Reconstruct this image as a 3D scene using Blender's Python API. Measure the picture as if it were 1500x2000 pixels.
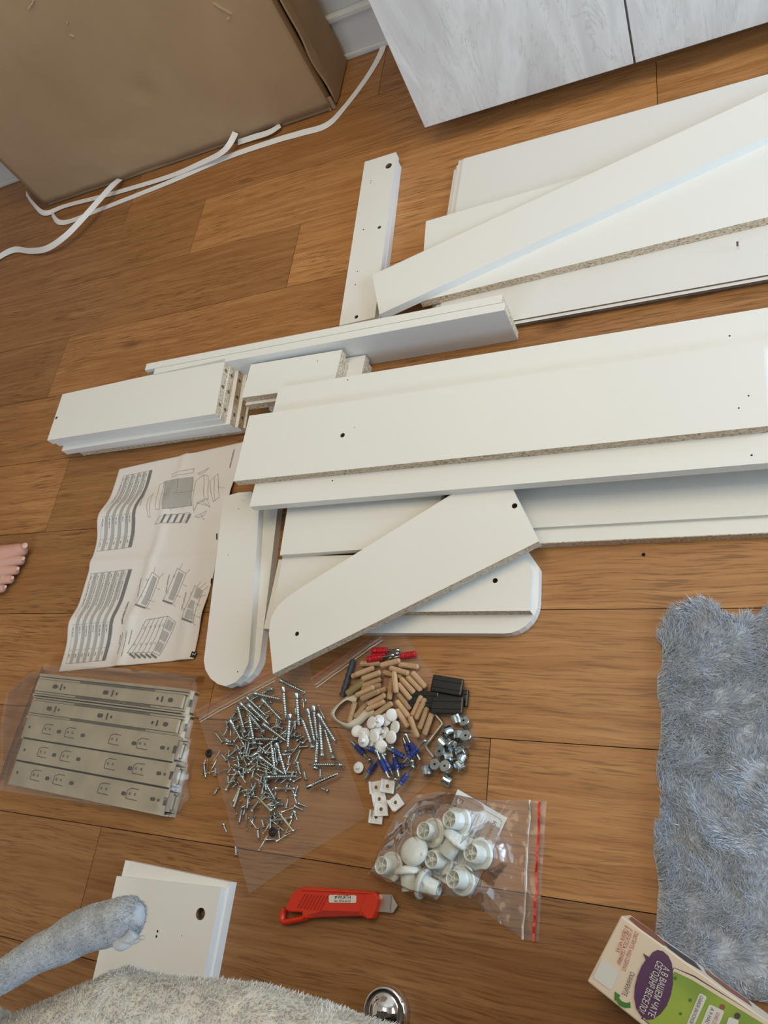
import bpy, bmesh, math, random
import numpy as np
from mathutils import Vector, Matrix, noise, Euler

for o in list(bpy.data.objects):
    bpy.data.objects.remove(o, do_unlink=True)
scene = bpy.context.scene
COL = scene.collection

# ------------------------------------------------------------------ camera
# Floor is z = 0, x runs along the floor planks, y across them; phone held 1 m up.
F_PX = 1457.535
RC = Matrix(((0.90118626, -0.06374366, -0.4287191),
             (0.12743363, -0.90644252, 0.40264454),
             (-0.41427526, -0.41749095, -0.80875046)))   # columns: right, down, forward
CAM_H = 1.0
cam_d = bpy.data.cameras.new('camera')
cam_d.sensor_fit = 'VERTICAL'
cam_d.sensor_height = 24.0
cam_d.lens = F_PX / 2000.0 * 24.0
cam_d.clip_start = 0.02
cam = bpy.data.objects.new('camera', cam_d)
COL.objects.link(cam)
r_, d_, f_ = RC.col[0], RC.col[1], RC.col[2]
cam.matrix_world = Matrix(((r_[0], -d_[0], -f_[0], 0), (r_[1], -d_[1], -f_[1], 0),
                           (r_[2], -d_[2], -f_[2], CAM_H), (0, 0, 0, 1)))
scene.camera = cam

# ------------------------------------------------------------------ light
vs = scene.view_settings
vs.view_transform = 'Standard'
try:
    vs.look = 'None'
except Exception:
    pass
vs.gamma = 1.0
vs.use_curve_mapping = False
vs.exposure = -0.36

world = bpy.data.worlds.new('daylight')
scene.world = world
world.use_nodes = True
wb = world.node_tree.nodes['Background']
wb.inputs[0].default_value = (0.72, 0.84, 1.0, 1)
wb.inputs[1].default_value = 2.0

def area(name, loc, target, sx, sy, power, col):
    l = bpy.data.lights.new(name, 'AREA')
    l.shape = 'RECTANGLE'
    l.size, l.size_y = sx, sy
    l.energy = power
    l.color = col
    o = bpy.data.objects.new(name, l)
    COL.objects.link(o)
    o.location = loc
    o.rotation_euler = (Vector(target) - Vector(loc)).to_track_quat('-Z', 'Y').to_euler()
    return o
# sky light entering through the window on the right and the one behind the camera
area('window_daylight', (1.93, 0.55, 0.76), (-0.6, 0.50, 0.25), 1.6, 1.2, 62, (0.56, 0.78, 1.0))
area('rear_window_daylight', (-0.9, -2.12, 1.55), (-0.8, 1.0, 0.2), 1.3, 1.2, 42, (0.60, 0.79, 1.0))
# added warm fill under the ceiling, standing in for bounced light
area('warm_ceiling_fill', (-0.15, 0.8, 2.5), (-0.15, 0.8, 0.0), 1.2, 1.2, 30, (1.0, 0.83, 0.56))

# ------------------------------------------------------------------ helpers
def P(px, py, z=0.0):
    """Point of the place seen at photo pixel (px, py) at height z."""
    d = RC @ Vector(((px - 750.0) / F_PX, (py - 1000.0) / F_PX, 1.0))
    s = (z - CAM_H) / d.z
    return Vector((s * d.x, s * d.y, z))
def P2(px, py, z=0.0):
    p = P(px, py, z)
    return (p.x, p.y)

def tag(o, label=None, cat=None, group=None, kind=None):
    if label: o['label'] = label
    if cat: o['category'] = cat
    if group: o['group'] = group
    if kind: o['kind'] = kind
    return o

def mesh_obj(name, me, parent=None, loc=(0, 0, 0), rot=(0, 0, 0)):
    o = bpy.data.objects.new(name, me)
    COL.objects.link(o)
    o.location = loc
    o.rotation_euler = rot
    if parent is not None:
        o.parent = parent
    return o

def empty(name, loc, rot=(0, 0, 0)):
    o = bpy.data.objects.new(name, None)
    COL.objects.link(o)
    o.empty_display_size = 0.05
    o.location = loc
    o.rotation_euler = rot
    return o

def new_mesh(name, verts, faces, mats, smooth=False, midx=None):
    me = bpy.data.meshes.new(name)
    me.from_pydata([tuple(v) for v in verts], [], [tuple(f) for f in faces])
    if not isinstance(mats, (list, tuple)):
        mats = [mats]
    for m in mats:
        me.materials.append(m)
    if midx is not None:
        me.polygons.foreach_set('material_index', midx)
    if smooth:
        me.polygons.foreach_set('use_smooth', [True] * len(me.polygons))
    me.update()
    return me

def bm_mesh(name, bm, mats, smooth=False):
    me = bpy.data.meshes.new(name)
    bmesh.ops.recalc_face_normals(bm, faces=bm.faces)
    bm.to_mesh(me)
    bm.free()
    if not isinstance(mats, (list, tuple)):
        mats = [mats]
    for m in mats:
        me.materials.append(m)
    if smooth:
        me.polygons.foreach_set('use_smooth', [True] * len(me.polygons))
    return me

def box_bm(bm, x0, x1, y0, y1, z0, z1, mi=0, bevel=0.0):
    vs_ = [bm.verts.new(p) for p in ((x0, y0, z0), (x1, y0, z0), (x1, y1, z0), (x0, y1, z0),
                                     (x0, y0, z1), (x1, y0, z1), (x1, y1, z1), (x0, y1, z1))]
    fs = []
    for q in ((3, 2, 1, 0), (4, 5, 6, 7), (0, 1, 5, 4), (1, 2, 6, 5), (2, 3, 7, 6), (3, 0, 4, 7)):
        f = bm.faces.new([vs_[i] for i in q])
        f.material_index = mi
        fs.append(f)
    if bevel:
        es = set(e for f in fs for e in f.edges)
        bmesh.ops.bevel(bm, geom=list(es), offset=bevel, segments=2, affect='EDGES', profile=0.6)
    return bm

def box(name, x0, x1, y0, y1, z0, z1, mat, parent=None, bevel=0.0, loc=(0, 0, 0), rot=(0, 0, 0)):
    bm = bmesh.new()
    box_bm(bm, x0, x1, y0, y1, z0, z1, 0, bevel)
    return mesh_obj(name, bm_mesh(name, bm, mat), parent, loc, rot)

def lathe_data(profile, seg=12):
    """profile: list of (r, z); revolve about z. First/last with r=0 collapse to a point."""
    verts, faces, rings = [], [], []
    for r, z in profile:
        if r <= 1e-7:
            rings.append([len(verts)])
            verts.append((0, 0, z))
        else:
            ring = []
            for k in range(seg):
                a = 2 * math.pi * k / seg
                ring.append(len(verts))
                verts.append((r * math.cos(a), r * math.sin(a), z))
            rings.append(ring)
    for a, b in zip(rings[:-1], rings[1:]):
        for k in range(seg):
            k2 = (k + 1) % seg
            if len(a) == 1 and len(b) == 1:
                continue
            if len(a) == 1:
                faces.append((a[0], b[k2], b[k]))
            elif len(b) == 1:
                faces.append((a[k], a[k2], b[0]))
            else:
                faces.append((a[k], a[k2], b[k2], b[k]))
    return verts, faces

def lathe(name, profile, mat, seg=12, smooth=True):
    v, f = lathe_data(profile, seg)
    return new_mesh(name, v, f, mat, smooth)

def tube_data(pts, rad, seg=8, flat=1.0):
    """tube along pts (Vectors) with per-point radius; flat squashes it vertically"""
    verts, faces = [], []
    n = len(pts)
    for i, p in enumerate(pts):
        t = (pts[min(i + 1, n - 1)] - pts[max(i - 1, 0)]).normalized()
        side = t.cross(Vector((0, 0, 1)))
        if side.length < 1e-4:
            side = Vector((1, 0, 0))
        side.normalize()
        up = side.cross(t).normalized()
        r = rad[i] if isinstance(rad, (list, tuple)) else rad
        for k in range(seg):
            a = 2 * math.pi * k / seg
            verts.append(p + side * (r * math.cos(a)) + up * (r * flat * math.sin(a)))
    for i in range(n - 1):
        for k in range(seg):
            k2 = (k + 1) % seg
            faces.append((i * seg + k, i * seg + k2, (i + 1) * seg + k2, (i + 1) * seg + k))
    faces.append(tuple(range(seg))[::-1])
    faces.append(tuple((n - 1) * seg + k for k in range(seg)))
    return verts, faces

def catmull(pts, n=8):
    out = []
    for i in range(len(pts) - 1):
        p0 = pts[max(i - 1, 0)]; p1 = pts[i]; p2 = pts[i + 1]; p3 = pts[min(i + 2, len(pts) - 1)]
        for k in range(n):
            t = k / n
            out.append(0.5 * ((2 * p1) + (p2 - p0) * t + (2 * p0 - 5 * p1 + 4 * p2 - p3) * t * t
                              + (3 * p1 - p0 - 3 * p2 + p3) * t ** 3))
    out.append(pts[-1].copy())
    return out

def in_poly(x, y, poly):
    c = False
    j = len(poly) - 1
    for i in range(len(poly)):
        xi, yi = poly[i][0], poly[i][1]
        xj, yj = poly[j][0], poly[j][1]
        if (yi > y) != (yj > y) and x < (xj - xi) * (y - yi) / (yj - yi) + xi:
            c = not c
        j = i
    return c

def round_poly(pts, rad, n=7):
    """round the corners of a 2D polygon; rad is one radius per corner"""
    out = []
    m = len(pts)
    for i in range(m):
        p = Vector(pts[i][:2]); a = Vector(pts[i - 1][:2]); b = Vector(pts[(i + 1) % m][:2])
        r = rad[i] if isinstance(rad, (list, tuple)) else rad
        if r <= 0:
            out.append((p.x, p.y)); continue
        u = (a - p); v = (b - p)
        lu, lv = u.length, v.length
        u.normalize(); v.normalize()
        ang = math.acos(max(-1, min(1, u.dot(v))))
        d = min(r / math.tan(ang / 2), lu * 0.49, lv * 0.49)
        rr = d * math.tan(ang / 2)
        c = p + (u + v).normalized() * (rr / math.sin(ang / 2))
        s = p + u * d; e = p + v * d
        a0 = math.atan2(s.y - c.y, s.x - c.x); a1 = math.atan2(e.y - c.y, e.x - c.x)
        da = (a1 - a0 + math.pi) % (2 * math.pi) - math.pi
        for k in range(n + 1):
            t = a0 + da * k / n
            out.append((c.x + rr * math.cos(t), c.y + rr * math.sin(t)))
    return out

def signed_area(pts):
    return 0.5 * sum(pts[i][0] * pts[(i + 1) % len(pts)][1] - pts[(i + 1) % len(pts)][0] * pts[i][1] for i in range(len(pts)))

def prism(name, pts, z0, z1, mats, parent=None, raw=(), holes=(), loc=None, rot=(0, 0, 0)):
    """Flat board: 2D outline pts (world), from z0 to z1, drilled holes (x, y, r[, depth]);
    side faces whose index is in raw use material slot 1, as do hole walls (slot 2)."""
    pts = [tuple(p[:2]) for p in pts]
    raw = set(raw)
    n = len(pts)
    if signed_area(pts) < 0:
        pts = pts[::-1]
        raw = set((n - 2 - i) % n for i in raw)
    cx = sum(p[0] for p in pts) / n; cy = sum(p[1] for p in pts) / n
    if loc is None:
        loc = (cx, cy, z0)
    lp = [(x - loc[0], y - loc[1]) for x, y in pts]
    h = z1 - z0
    bm = bmesh.new()
    top = [bm.verts.new((x, y, h)) for x, y in lp]
    bot = [bm.verts.new((x, y, 0)) for x, y in lp]
    for i in range(n):
        j = (i + 1) % n
        f = bm.faces.new((bot[i], bot[j], top[j], top[i]))
        f.material_index = 1 if i in raw and len(mats) > 1 else 0
    bm.faces.new(bot[::-1])
    edges = []
    if holes:
        for i in range(n):
            edges.append(bm.edges.get((top[i], top[(i + 1) % n])))
        for hh in holes:
            hx, hy, hr = hh[:3]
            dep = min(hh[3] if len(hh) > 3 else 0.011, h * 0.92)
            sg = 16 if hr > 0.004 else 9
            ring = [bm.verts.new((hx - loc[0] + hr * math.cos(2 * math.pi * k / sg), hy - loc[1] + hr * math.sin(2 * math.pi * k / sg), h)) for k in range(sg)]
            low = [bm.verts.new((v.co.x, v.co.y, h - dep)) for v in ring]
            for k in range(sg):
                k2 = (k + 1) % sg
                edges.append(bm.edges.get((ring[k], ring[k2])) or bm.edges.new((ring[k], ring[k2])))
                f = bm.faces.new((ring[k], ring[k2], low[k2], low[k]))
                f.material_index = len(mats) - 1
            f = bm.faces.new(low)
            f.material_index = len(mats) - 1
        bmesh.ops.triangle_fill(bm, edges=edges, use_beauty=True)
    else:
        bm.faces.new(top)
    return mesh_obj(name, bm_mesh(name, bm, mats), parent, loc, rot)

def text_2d(s, size=1.0, bold=0.0, spacing=1.0):
    """2D mesh of a line of text: (verts, faces, width), baseline at origin"""
    cu = bpy.data.curves.new('t', 'FONT')
    cu.body = s
    cu.size = size
    cu.space_character = spacing
    cu.offset = bold
    cu.resolution_u = 2
    ob = bpy.data.objects.new('t', cu)
    COL.objects.link(ob)
    dg = bpy.context.evaluated_depsgraph_get()
    me = bpy.data.meshes.new_from_object(ob.evaluated_get(dg))
    v = [(a.co.x, a.co.y) for a in me.vertices]
    f = [tuple(p.vertices) for p in me.polygons]
    bpy.data.objects.remove(ob, do_unlink=True)
    bpy.data.curves.remove(cu)
    bpy.data.meshes.remove(me)
    w = (max(a[0] for a in v) if v else 0)
    return v, f, w

def text_flat(name, s, origin, right, up, height, width, mat, parent, z, bold=0.0, loc0=None):
    """flat text: origin (x, y) at its baseline start, unit 2D vectors right / up, fitted to width"""
    v, f, w = text_2d(s, 1.0, bold)
    if not v: return None
    sx = width / w if width else height * 1.0
    sy = height / 0.72
    l = loc0 if loc0 is not None else Vector((0, 0, 0))
    vv = [(origin[0] + right[0] * x * sx + up[0] * y * sy - l[0], origin[1] + right[1] * x * sx + up[1] * y * sy - l[1], z - l[2]) for x, y in v]
    return mesh_obj(name, new_mesh(name, vv, f, mat), parent)

# ------------------------------------------------------------------ materials
MAT = {}
def nodes_of(m):
    return m.node_tree.nodes, m.node_tree.links
def mat(name, col, rough=0.5, metal=0.0, spec=0.5, **kw):
    m = bpy.data.materials.new(name)
    m.use_nodes = True
    b = m.node_tree.nodes['Principled BSDF']
    b.inputs['Base Color'].default_value = (*col, 1)
    b.inputs['Roughness'].default_value = rough
    b.inputs['Metallic'].default_value = metal
    b.inputs['Specular IOR Level'].default_value = spec
    for k, v in kw.items():
        b.inputs[k].default_value = v
    MAT[name] = m
    return m
def N(m, typ, **kw):
    n = m.node_tree.nodes.new(typ)
    for k, v in kw.items():
        setattr(n, k, v)
    return n
def L(m, a, b):
    m.node_tree.links.new(a, b)
def ramp(m, stops, interp='LINEAR'):
    n = N(m, 'ShaderNodeValToRGB')
    n.color_ramp.interpolation = interp
    e = n.color_ramp.elements
    e[0].position, e[0].color = stops[0][0], (*stops[0][1], 1)
    e[1].position, e[1].color = stops[-1][0], (*stops[-1][1], 1)
    for p, c in stops[1:-1]:
        x = e.new(p); x.color = (*c, 1)
    return n
def noise_tex(m, scale, detail=4, rough=0.5, dist=0.0, vec=None):
    n = N(m, 'ShaderNodeTexNoise')
    n.inputs['Scale'].default_value = scale
    n.inputs['Detail'].default_value = detail
    n.inputs['Roughness'].default_value = rough
    n.inputs['Distortion'].default_value = dist
    if vec is not None: L(m, vec, n.inputs['Vector'])
    return n
def mapping(m, src, scale=(1, 1, 1), rot=(0, 0, 0)):
    n = N(m, 'ShaderNodeMapping')
    n.inputs['Scale'].default_value = scale
    n.inputs['Rotation'].default_value = rot
    L(m, src, n.inputs['Vector'])
    return n.outputs[0]
def mixc(m, fac, a, b, blend='MIX'):
    n = N(m, 'ShaderNodeMix', data_type='RGBA', blend_type=blend)
    for sock, v in ((n.inputs[0], fac), (n.inputs[6], a), (n.inputs[7], b)):
        if hasattr(v, 'links') or hasattr(v, 'is_linked'):
            L(m, v, sock)
        elif isinstance(v, (int, float)):
            sock.default_value = v
        else:
            sock.default_value = (*v, 1)
    return n.outputs[2]
def bump(m, h, strength=0.2, dist=0.001):
    n = N(m, 'ShaderNodeBump')
    n.inputs['Strength'].default_value = strength
    n.inputs['Distance'].default_value = dist
    L(m, h, n.inputs['Height'])
    L(m, n.outputs[0], m.node_tree.nodes['Principled BSDF'].inputs['Normal'])
def bsdf(m):
    return m.node_tree.nodes['Principled BSDF']
def geo_pos(m):
    return N(m, 'ShaderNodeNewGeometry').outputs['Position']
def obj_co(m):
    return N(m, 'ShaderNodeTexCoord').outputs['Object']

# oak plank print: grain runs along x, every plank has its own tint and offset
m = mat('oak_plank', (0.3, 0.14, 0.06), 0.42, spec=0.35)
co = obj_co(m)
info = N(m, 'ShaderNodeObjectInfo')
off = N(m, 'ShaderNodeVectorMath', operation='SCALE'); off.inputs[3].default_value = 37.0
cmb = N(m, 'ShaderNodeCombineXYZ'); L(m, info.outputs['Random'], cmb.inputs[0]); L(m, info.outputs['Random'], cmb.inputs[1])
L(m, cmb.outputs[0], off.inputs[0])
add = N(m, 'ShaderNodeVectorMath', operation='ADD'); L(m, co, add.inputs[0]); L(m, off.outputs[0], add.inputs[1])
base = add.outputs[0]
warp = noise_tex(m, 3.0, 3, 0.5, 0.0, mapping(m, base, (1.2, 2.6, 1)))
wv = N(m, 'ShaderNodeVectorMath', operation='MULTIPLY_ADD')
L(m, warp.outputs['Color'], wv.inputs[0]); wv.inputs[1].default_value = (0.06, 0.030, 0); L(m, base, wv.inputs[2])
g1 = noise_tex(m, 1.0, 6, 0.62, 0.5, mapping(m, wv.outputs[0], (2.6, 75, 1)))
r1 = ramp(m, [(0.28, (0.265, 0.112, 0.036)), (0.50, (0.345, 0.160, 0.056)), (0.72, (0.430, 0.218, 0.084))])
L(m, g1.outputs[0], r1.inputs[0])
g2 = noise_tex(m, 1.0, 3, 0.6, 0.2, mapping(m, wv.outputs[0], (15, 360, 1)))
r2 = ramp(m, [(0.50, (0, 0, 0)), (0.62, (1, 1, 1))]); L(m, g2.outputs[0], r2.inputs[0])
pat = noise_tex(m, 1.0, 2, 0.5, 0.0, mapping(m, base, (5, 9, 1)))
rp = ramp(m, [(0.35, (0.22, 0.22, 0.22)), (0.65, (0.72, 0.72, 0.72))]); L(m, pat.outputs[0], rp.inputs[0])
pm = N(m, 'ShaderNodeMath', operation='MULTIPLY'); L(m, r2.outputs[0], pm.inputs[0]); L(m, rp.outputs[0], pm.inputs[1])
c1 = mixc(m, pm.outputs[0], r1.outputs[0], (0.105, 0.044, 0.017))
vor = N(m, 'ShaderNodeTexVoronoi'); vor.inputs['Scale'].default_value = 1.0
vw = N(m, 'ShaderNodeVectorMath', operation='MULTIPLY_ADD')
wn = noise_tex(m, 40.0, 3, 0.6, 0.0, base)
L(m, wn.outputs['Color'], vw.inputs[0]); vw.inputs[1].default_value = (0.02, 0.012, 0); L(m, base, vw.inputs[2])
L(m, mapping(m, vw.outputs[0], (2.6, 6.0, 1)), vor.inputs['Vector'])
rk = ramp(m, [(0.02, (1, 1, 1)), (0.11, (0, 0, 0))]); L(m, vor.outputs['Distance'], rk.inputs[0])
km = N(m, 'ShaderNodeMath', operation='MULTIPLY'); L(m, rk.outputs[0], km.inputs[0]); km.inputs[1].default_value = 0.62
c2 = mixc(m, km.outputs[0], c1, (0.095, 0.036, 0.016))
tint = N(m, 'ShaderNodeAttribute', attribute_type='OBJECT', attribute_name='tint')
c3 = mixc(m, 1.0, c2, tint.outputs['Color'], 'MULTIPLY')
L(m, c3, bsdf(m).inputs['Base Color'])
bump(m, r2.outputs[0], -0.12, 0.0006)

mat('floor_gap', (0.05, 0.022, 0.010), 0.8)

def subtle(name, col, rough, spec, var=0.04, scale=4.0):
    m = mat(name, col, rough, spec=spec)
    n = noise_tex(m, scale, 3, 0.5, 0, geo_pos(m))
    a = tuple(c * (1 - var) for c in col); b = tuple(min(1, c * (1 + var)) for c in col)
    r = ramp(m, [(0.3, a), (0.7, b)]); L(m, n.outputs[0], r.inputs[0])
    L(m, r.outputs[0], bsdf(m).inputs['Base Color'])
    return m
subtle('white_laminate', (0.79, 0.775, 0.735), 0.38, 0.4, 0.012)
subtle('white_hardboard', (0.74, 0.72, 0.69), 0.45, 0.35, 0.012)
subtle('hardboard_edge', (0.20, 0.14, 0.10), 0.8, 0.2, 0.2, 60)

m = mat('chipboard', (0.45, 0.34, 0.23), 0.85, spec=0.2)
n1 = noise_tex(m, 230, 4, 0.7, 0.4, mapping(m, geo_pos(m), (1, 1, 1.6)))
r1 = ramp(m, [(0.34, (0.16, 0.10, 0.06)), (0.42, (0.50, 0.385, 0.265)), (0.54, (0.68, 0.555, 0.41)), (0.70, (0.82, 0.72, 0.58))])
L(m, n1.outputs[0], r1.inputs[0]); L(m, r1.outputs[0], bsdf(m).inputs['Base Color'])
bump(m, n1.outputs[0], 0.6, 0.001)
subtle('hole_wall', (0.20, 0.135, 0.085), 0.9, 0.1, 0.3, 300)
mat('dark_hole', (0.012, 0.010, 0.009), 0.9, spec=0.1)

m = mat('cardboard', (0.40, 0.27, 0.155), 0.8, spec=0.2)
n1 = noise_tex(m, 3.0, 5, 0.55, 0.3, geo_pos(m))
r1 = ramp(m, [(0.3, (0.35, 0.232, 0.132)), (0.7, (0.45, 0.31, 0.185))]); L(m, n1.outputs[0], r1.inputs[0])
L(m, r1.outputs[0], bsdf(m).inputs['Base Color'])
n2 = noise_tex(m, 14.0, 4, 0.5, 0.2, geo_pos(m)); bump(m, n2.outputs[0], 0.25, 0.004)
mat('cardboard_torn', (0.52, 0.40, 0.27), 0.9, spec=0.1)
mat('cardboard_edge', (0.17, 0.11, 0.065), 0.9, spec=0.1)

# whitewashed wood door film, grain upright
m = mat('whitewashed_wood', (0.6, 0.58, 0.56), 0.42, spec=0.35)
mp = mapping(m, obj_co(m), (3.4, 3.4, 1.0))
n1 = noise_tex(m, 1.0, 7, 0.58, 2.6, mp)
r1 = ramp(m, [(0.30, (0.58, 0.55, 0.53)), (0.45, (0.68, 0.655, 0.635)), (0.52, (0.76, 0.74, 0.72)), (0.60, (0.67, 0.645, 0.625)), (0.75, (0.79, 0.775, 0.76))])
L(m, n1.outputs[0], r1.inputs[0])
n2 = noise_tex(m, 1.0, 5, 0.6, 3.5, mapping(m, obj_co(m), (9, 9, 1.8)))
r2 = ramp(m, [(0.485, (0, 0, 0)), (0.50, (0.55, 0.55, 0.55)), (0.515, (0, 0, 0))]); L(m, n2.outputs[0], r2.inputs[0])
L(m, mixc(m, r2.outputs[0], r1.outputs[0], (0.50, 0.475, 0.455)), bsdf(m).inputs['Base Color'])

subtle('wall_paint', (0.56, 0.55, 0.53), 0.8, 0.2, 0.03, 2)
subtle('ceiling_paint', (0.74, 0.69, 0.60), 0.9, 0.1, 0.02, 1)
subtle('room_paint', (0.50, 0.40, 0.29), 0.85, 0.15, 0.02, 1)
subtle('baseboard_white', (0.66, 0.65, 0.63), 0.5, 0.3, 0.03, 4)
mat('strap_white', (0.83, 0.82, 0.82), 0.35, spec=0.5)
mat('window_frame_white', (0.8, 0.8, 0.8), 0.4)
mat('paper', (0.75, 0.70, 0.66), 0.7, spec=0.2)
mat('print_grey', (0.43, 0.415, 0.40), 0.8, spec=0.1)
mat('print_midgrey', (0.24, 0.235, 0.23), 0.8, spec=0.1)
mat('print_darkgrey', (0.20, 0.195, 0.19), 0.8, spec=0.1)
mat('print_black', (0.03, 0.03, 0.032), 0.7, spec=0.2)
mat('card_paper', (0.74, 0.75, 0.77), 0.6, spec=0.2)

def metal(name, col, rough, var=0.25, scale=120):
    m = mat(name, col, rough, metal=1.0)
    n = noise_tex(m, scale, 3, 0.5, 0, geo_pos(m))
    r = ramp(m, [(0.3, tuple(c * (1 - var) for c in col)), (0.7, tuple(min(1, c * (1 + var)) for c in col))])
    L(m, n.outputs[0], r.inputs[0]); L(m, r.outputs[0], bsdf(m).inputs['Base Color'])
    return m
metal('zinc', (0.46, 0.53, 0.555), 0.26)
metal('zinc_yellow', (0.66, 0.62, 0.52), 0.32)
metal('steel_dark', (0.36, 0.37, 0.38), 0.35)
m = metal('rail_steel', (0.74, 0.70, 0.585), 0.40, 0.10, 25); bsdf(m).inputs['Metallic'].default_value = 0.72
mat('rail_shadow', (0.10, 0.098, 0.09), 0.5, metal=0.6)
metal('rail_dark_steel', (0.30, 0.30, 0.28), 0.4, 0.2, 40)
mat('chrome', (0.88, 0.88, 0.88), 0.06, metal=1.0)
m = mat('beech', (0.55, 0.36, 0.21), 0.65, spec=0.25)
inf = N(m, 'ShaderNodeObjectInfo')
r1 = ramp(m, [(0.0, (0.40, 0.255, 0.135)), (0.45, (0.56, 0.36, 0.20)), (1.0, (0.66, 0.43, 0.26))]); L(m, inf.outputs['Random'], r1.inputs[0])
n1 = noise_tex(m, 1.0, 3, 0.5, 0, mapping(m, obj_co(m), (900, 900, 60)))
r2 = ramp(m, [(0.3, (0.78, 0.78, 0.78)), (0.7, (1, 1, 1))]); L(m, n1.outputs[0], r2.inputs[0])
L(m, mixc(m, 1.0, r1.outputs[0], r2.outputs[0], 'MULTIPLY'), bsdf(m).inputs['Base Color'])
mat('olive_plastic', (0.32, 0.235, 0.10), 0.4)
mat('cap_white', (0.80, 0.80, 0.79), 0.4)
mat('knob_white', (0.70, 0.735, 0.69), 0.32)
mat('bracket_white', (0.76, 0.735, 0.70), 0.45)
mat('blue_plastic', (0.018, 0.038, 0.20), 0.35)
mat('red_plastic', (0.46, 0.010, 0.018), 0.32)
mat('anchor_grey', (0.040, 0.047, 0.055), 0.5)
mat('black_plastic', (0.010, 0.010, 0.011), 0.32)
mat('rubber_black', (0.012, 0.012, 0.013), 0.7)
mat('cream_band', (0.66, 0.60, 0.48), 0.7)
mat('knife_red', (0.60, 0.030, 0.008), 0.38)
mat('knife_red_dark', (0.33, 0.014, 0.006), 0.42)
metal('blade_steel', (0.56, 0.54, 0.50), 0.36, 0.06, 60)
mat('sticker', (0.66, 0.60, 0.54), 0.5)
mat('carton_cream', (0.66, 0.53, 0.40), 0.42)
mat('carton_side', (0.62, 0.50, 0.39), 0.42)
mat('carton_art', (0.24, 0.075, 0.042), 0.5)
mat('carton_purple', (0.070, 0.020, 0.075), 0.45)
mat('carton_redtext', (0.42, 0.055, 0.035), 0.5)
mat('carton_dark', (0.05, 0.035, 0.035), 0.5)
m = mat('carton_green', (0.23, 0.32, 0.035), 0.45)
n1 = noise_tex(m, 14, 2, 0.5, 0, geo_pos(m)); r1 = ramp(m, [(0.35, (0.13, 0.235, 0.028)), (0.65, (0.28, 0.36, 0.040))]); L(m, n1.outputs[0], r1.inputs[0]); L(m, r1.outputs[0], bsdf(m).inputs['Base Color'])
mat('carton_leaf', (0.035, 0.16, 0.018), 0.45)
mat('carton_bubble', (0.60, 0.58, 0.52), 0.5)
mat('zip_red', (0.62, 0.020, 0.012), 0.4)
mat('zip_white', (0.70, 0.68, 0.66), 0.35)

def fuzz_mat(name, c0, c1, scale=30):
    m = mat(name, c0, 0.9, spec=0.15)
    n = noise_tex(m, scale, 3, 0.5, 0, geo_pos(m))
    r = ramp(m, [(0.3, c0), (0.7, c1)]); L(m, n.outputs[0], r.inputs[0])
    L(m, r.outputs[0], bsdf(m).inputs['Base Color'])
    bsdf(m).inputs['Sheen Weight'].default_value = 0.0
    return m
fuzz_mat('rug_fur', (0.50, 0.545, 0.615), (0.60, 0.65, 0.725), 60)
mat('rug_backing', (0.26, 0.27, 0.27), 0.9, spec=0.1)
fuzz_mat('blanket_grey', (0.56, 0.54, 0.51), (0.68, 0.66, 0.62), 60)
fuzz_mat('blanket_blue', (0.31, 0.325, 0.34), (0.43, 0.445, 0.465), 60)
m = mat('skin', (0.55, 0.29, 0.215), 0.5, spec=0.3)
bsdf(m).inputs['Subsurface Weight'].default_value = 0.12
bsdf(m).inputs['Subsurface Radius'].default_value = (0.01, 0.004, 0.002)
mat('nail', (0.68, 0.42, 0.34), 0.35)
mat('trouser', (0.10, 0.11, 0.13), 0.9)
mat('seat_fabric', (0.16, 0.15, 0.14), 0.9)

def film_mat(name, haze, tint=(0.98, 0.975, 0.97), rough=0.12, gloss=0.9):
    m = bpy.data.materials.new(name)
    m.use_nodes = True
    nt = m.node_tree
    for n in list(nt.nodes):
        if n.type != 'OUTPUT_MATERIAL': nt.nodes.remove(n)
    out = [n for n in nt.nodes if n.type == 'OUTPUT_MATERIAL'][0]
    tr = N(m, 'ShaderNodeBsdfTransparent'); tr.inputs[0].default_value = (*tint, 1)
    df = N(m, 'ShaderNodeBsdfDiffuse'); df.inputs[0].default_value = (0.85, 0.82, 0.80, 1)
    gl = N(m, 'ShaderNodeBsdfGlossy'); gl.inputs['Roughness'].default_value = rough
    fr = N(m, 'ShaderNodeFresnel'); fr.inputs[0].default_value = 1.42
    fm = N(m, 'ShaderNodeMath', operation='MULTIPLY'); L(m, fr.outputs[0], fm.inputs[0]); fm.inputs[1].default_value = gloss
    m1 = N(m, 'ShaderNodeMixShader'); m1.inputs[0].default_value = haze
    L(m, tr.outputs[0], m1.inputs[1]); L(m, df.outputs[0], m1.inputs[2])
    m2 = N(m, 'ShaderNodeMixShader'); L(m, fm.outputs[0], m2.inputs[0])
    L(m, m1.outputs[0], m2.inputs[1]); L(m, gl.outputs[0], m2.inputs[2])
    L(m, m2.outputs[0], out.inputs[0])
    MAT[name] = m
    return m
film_mat('clear_film', 0.065, gloss=0.75)
film_mat('clear_wrap', 0.07, rough=0.12)
film_mat('zip_strip_film', 0.24)
film_mat('zip_red_film', 0.45)
nt = MAT['zip_red_film'].node_tree
[n for n in nt.nodes if n.type == 'BSDF_DIFFUSE'][0].inputs[0].default_value = (0.62, 0.16, 0.13, 1)
WB = [MAT['white_laminate'], MAT['chipboard'], MAT['hole_wall']]

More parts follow.
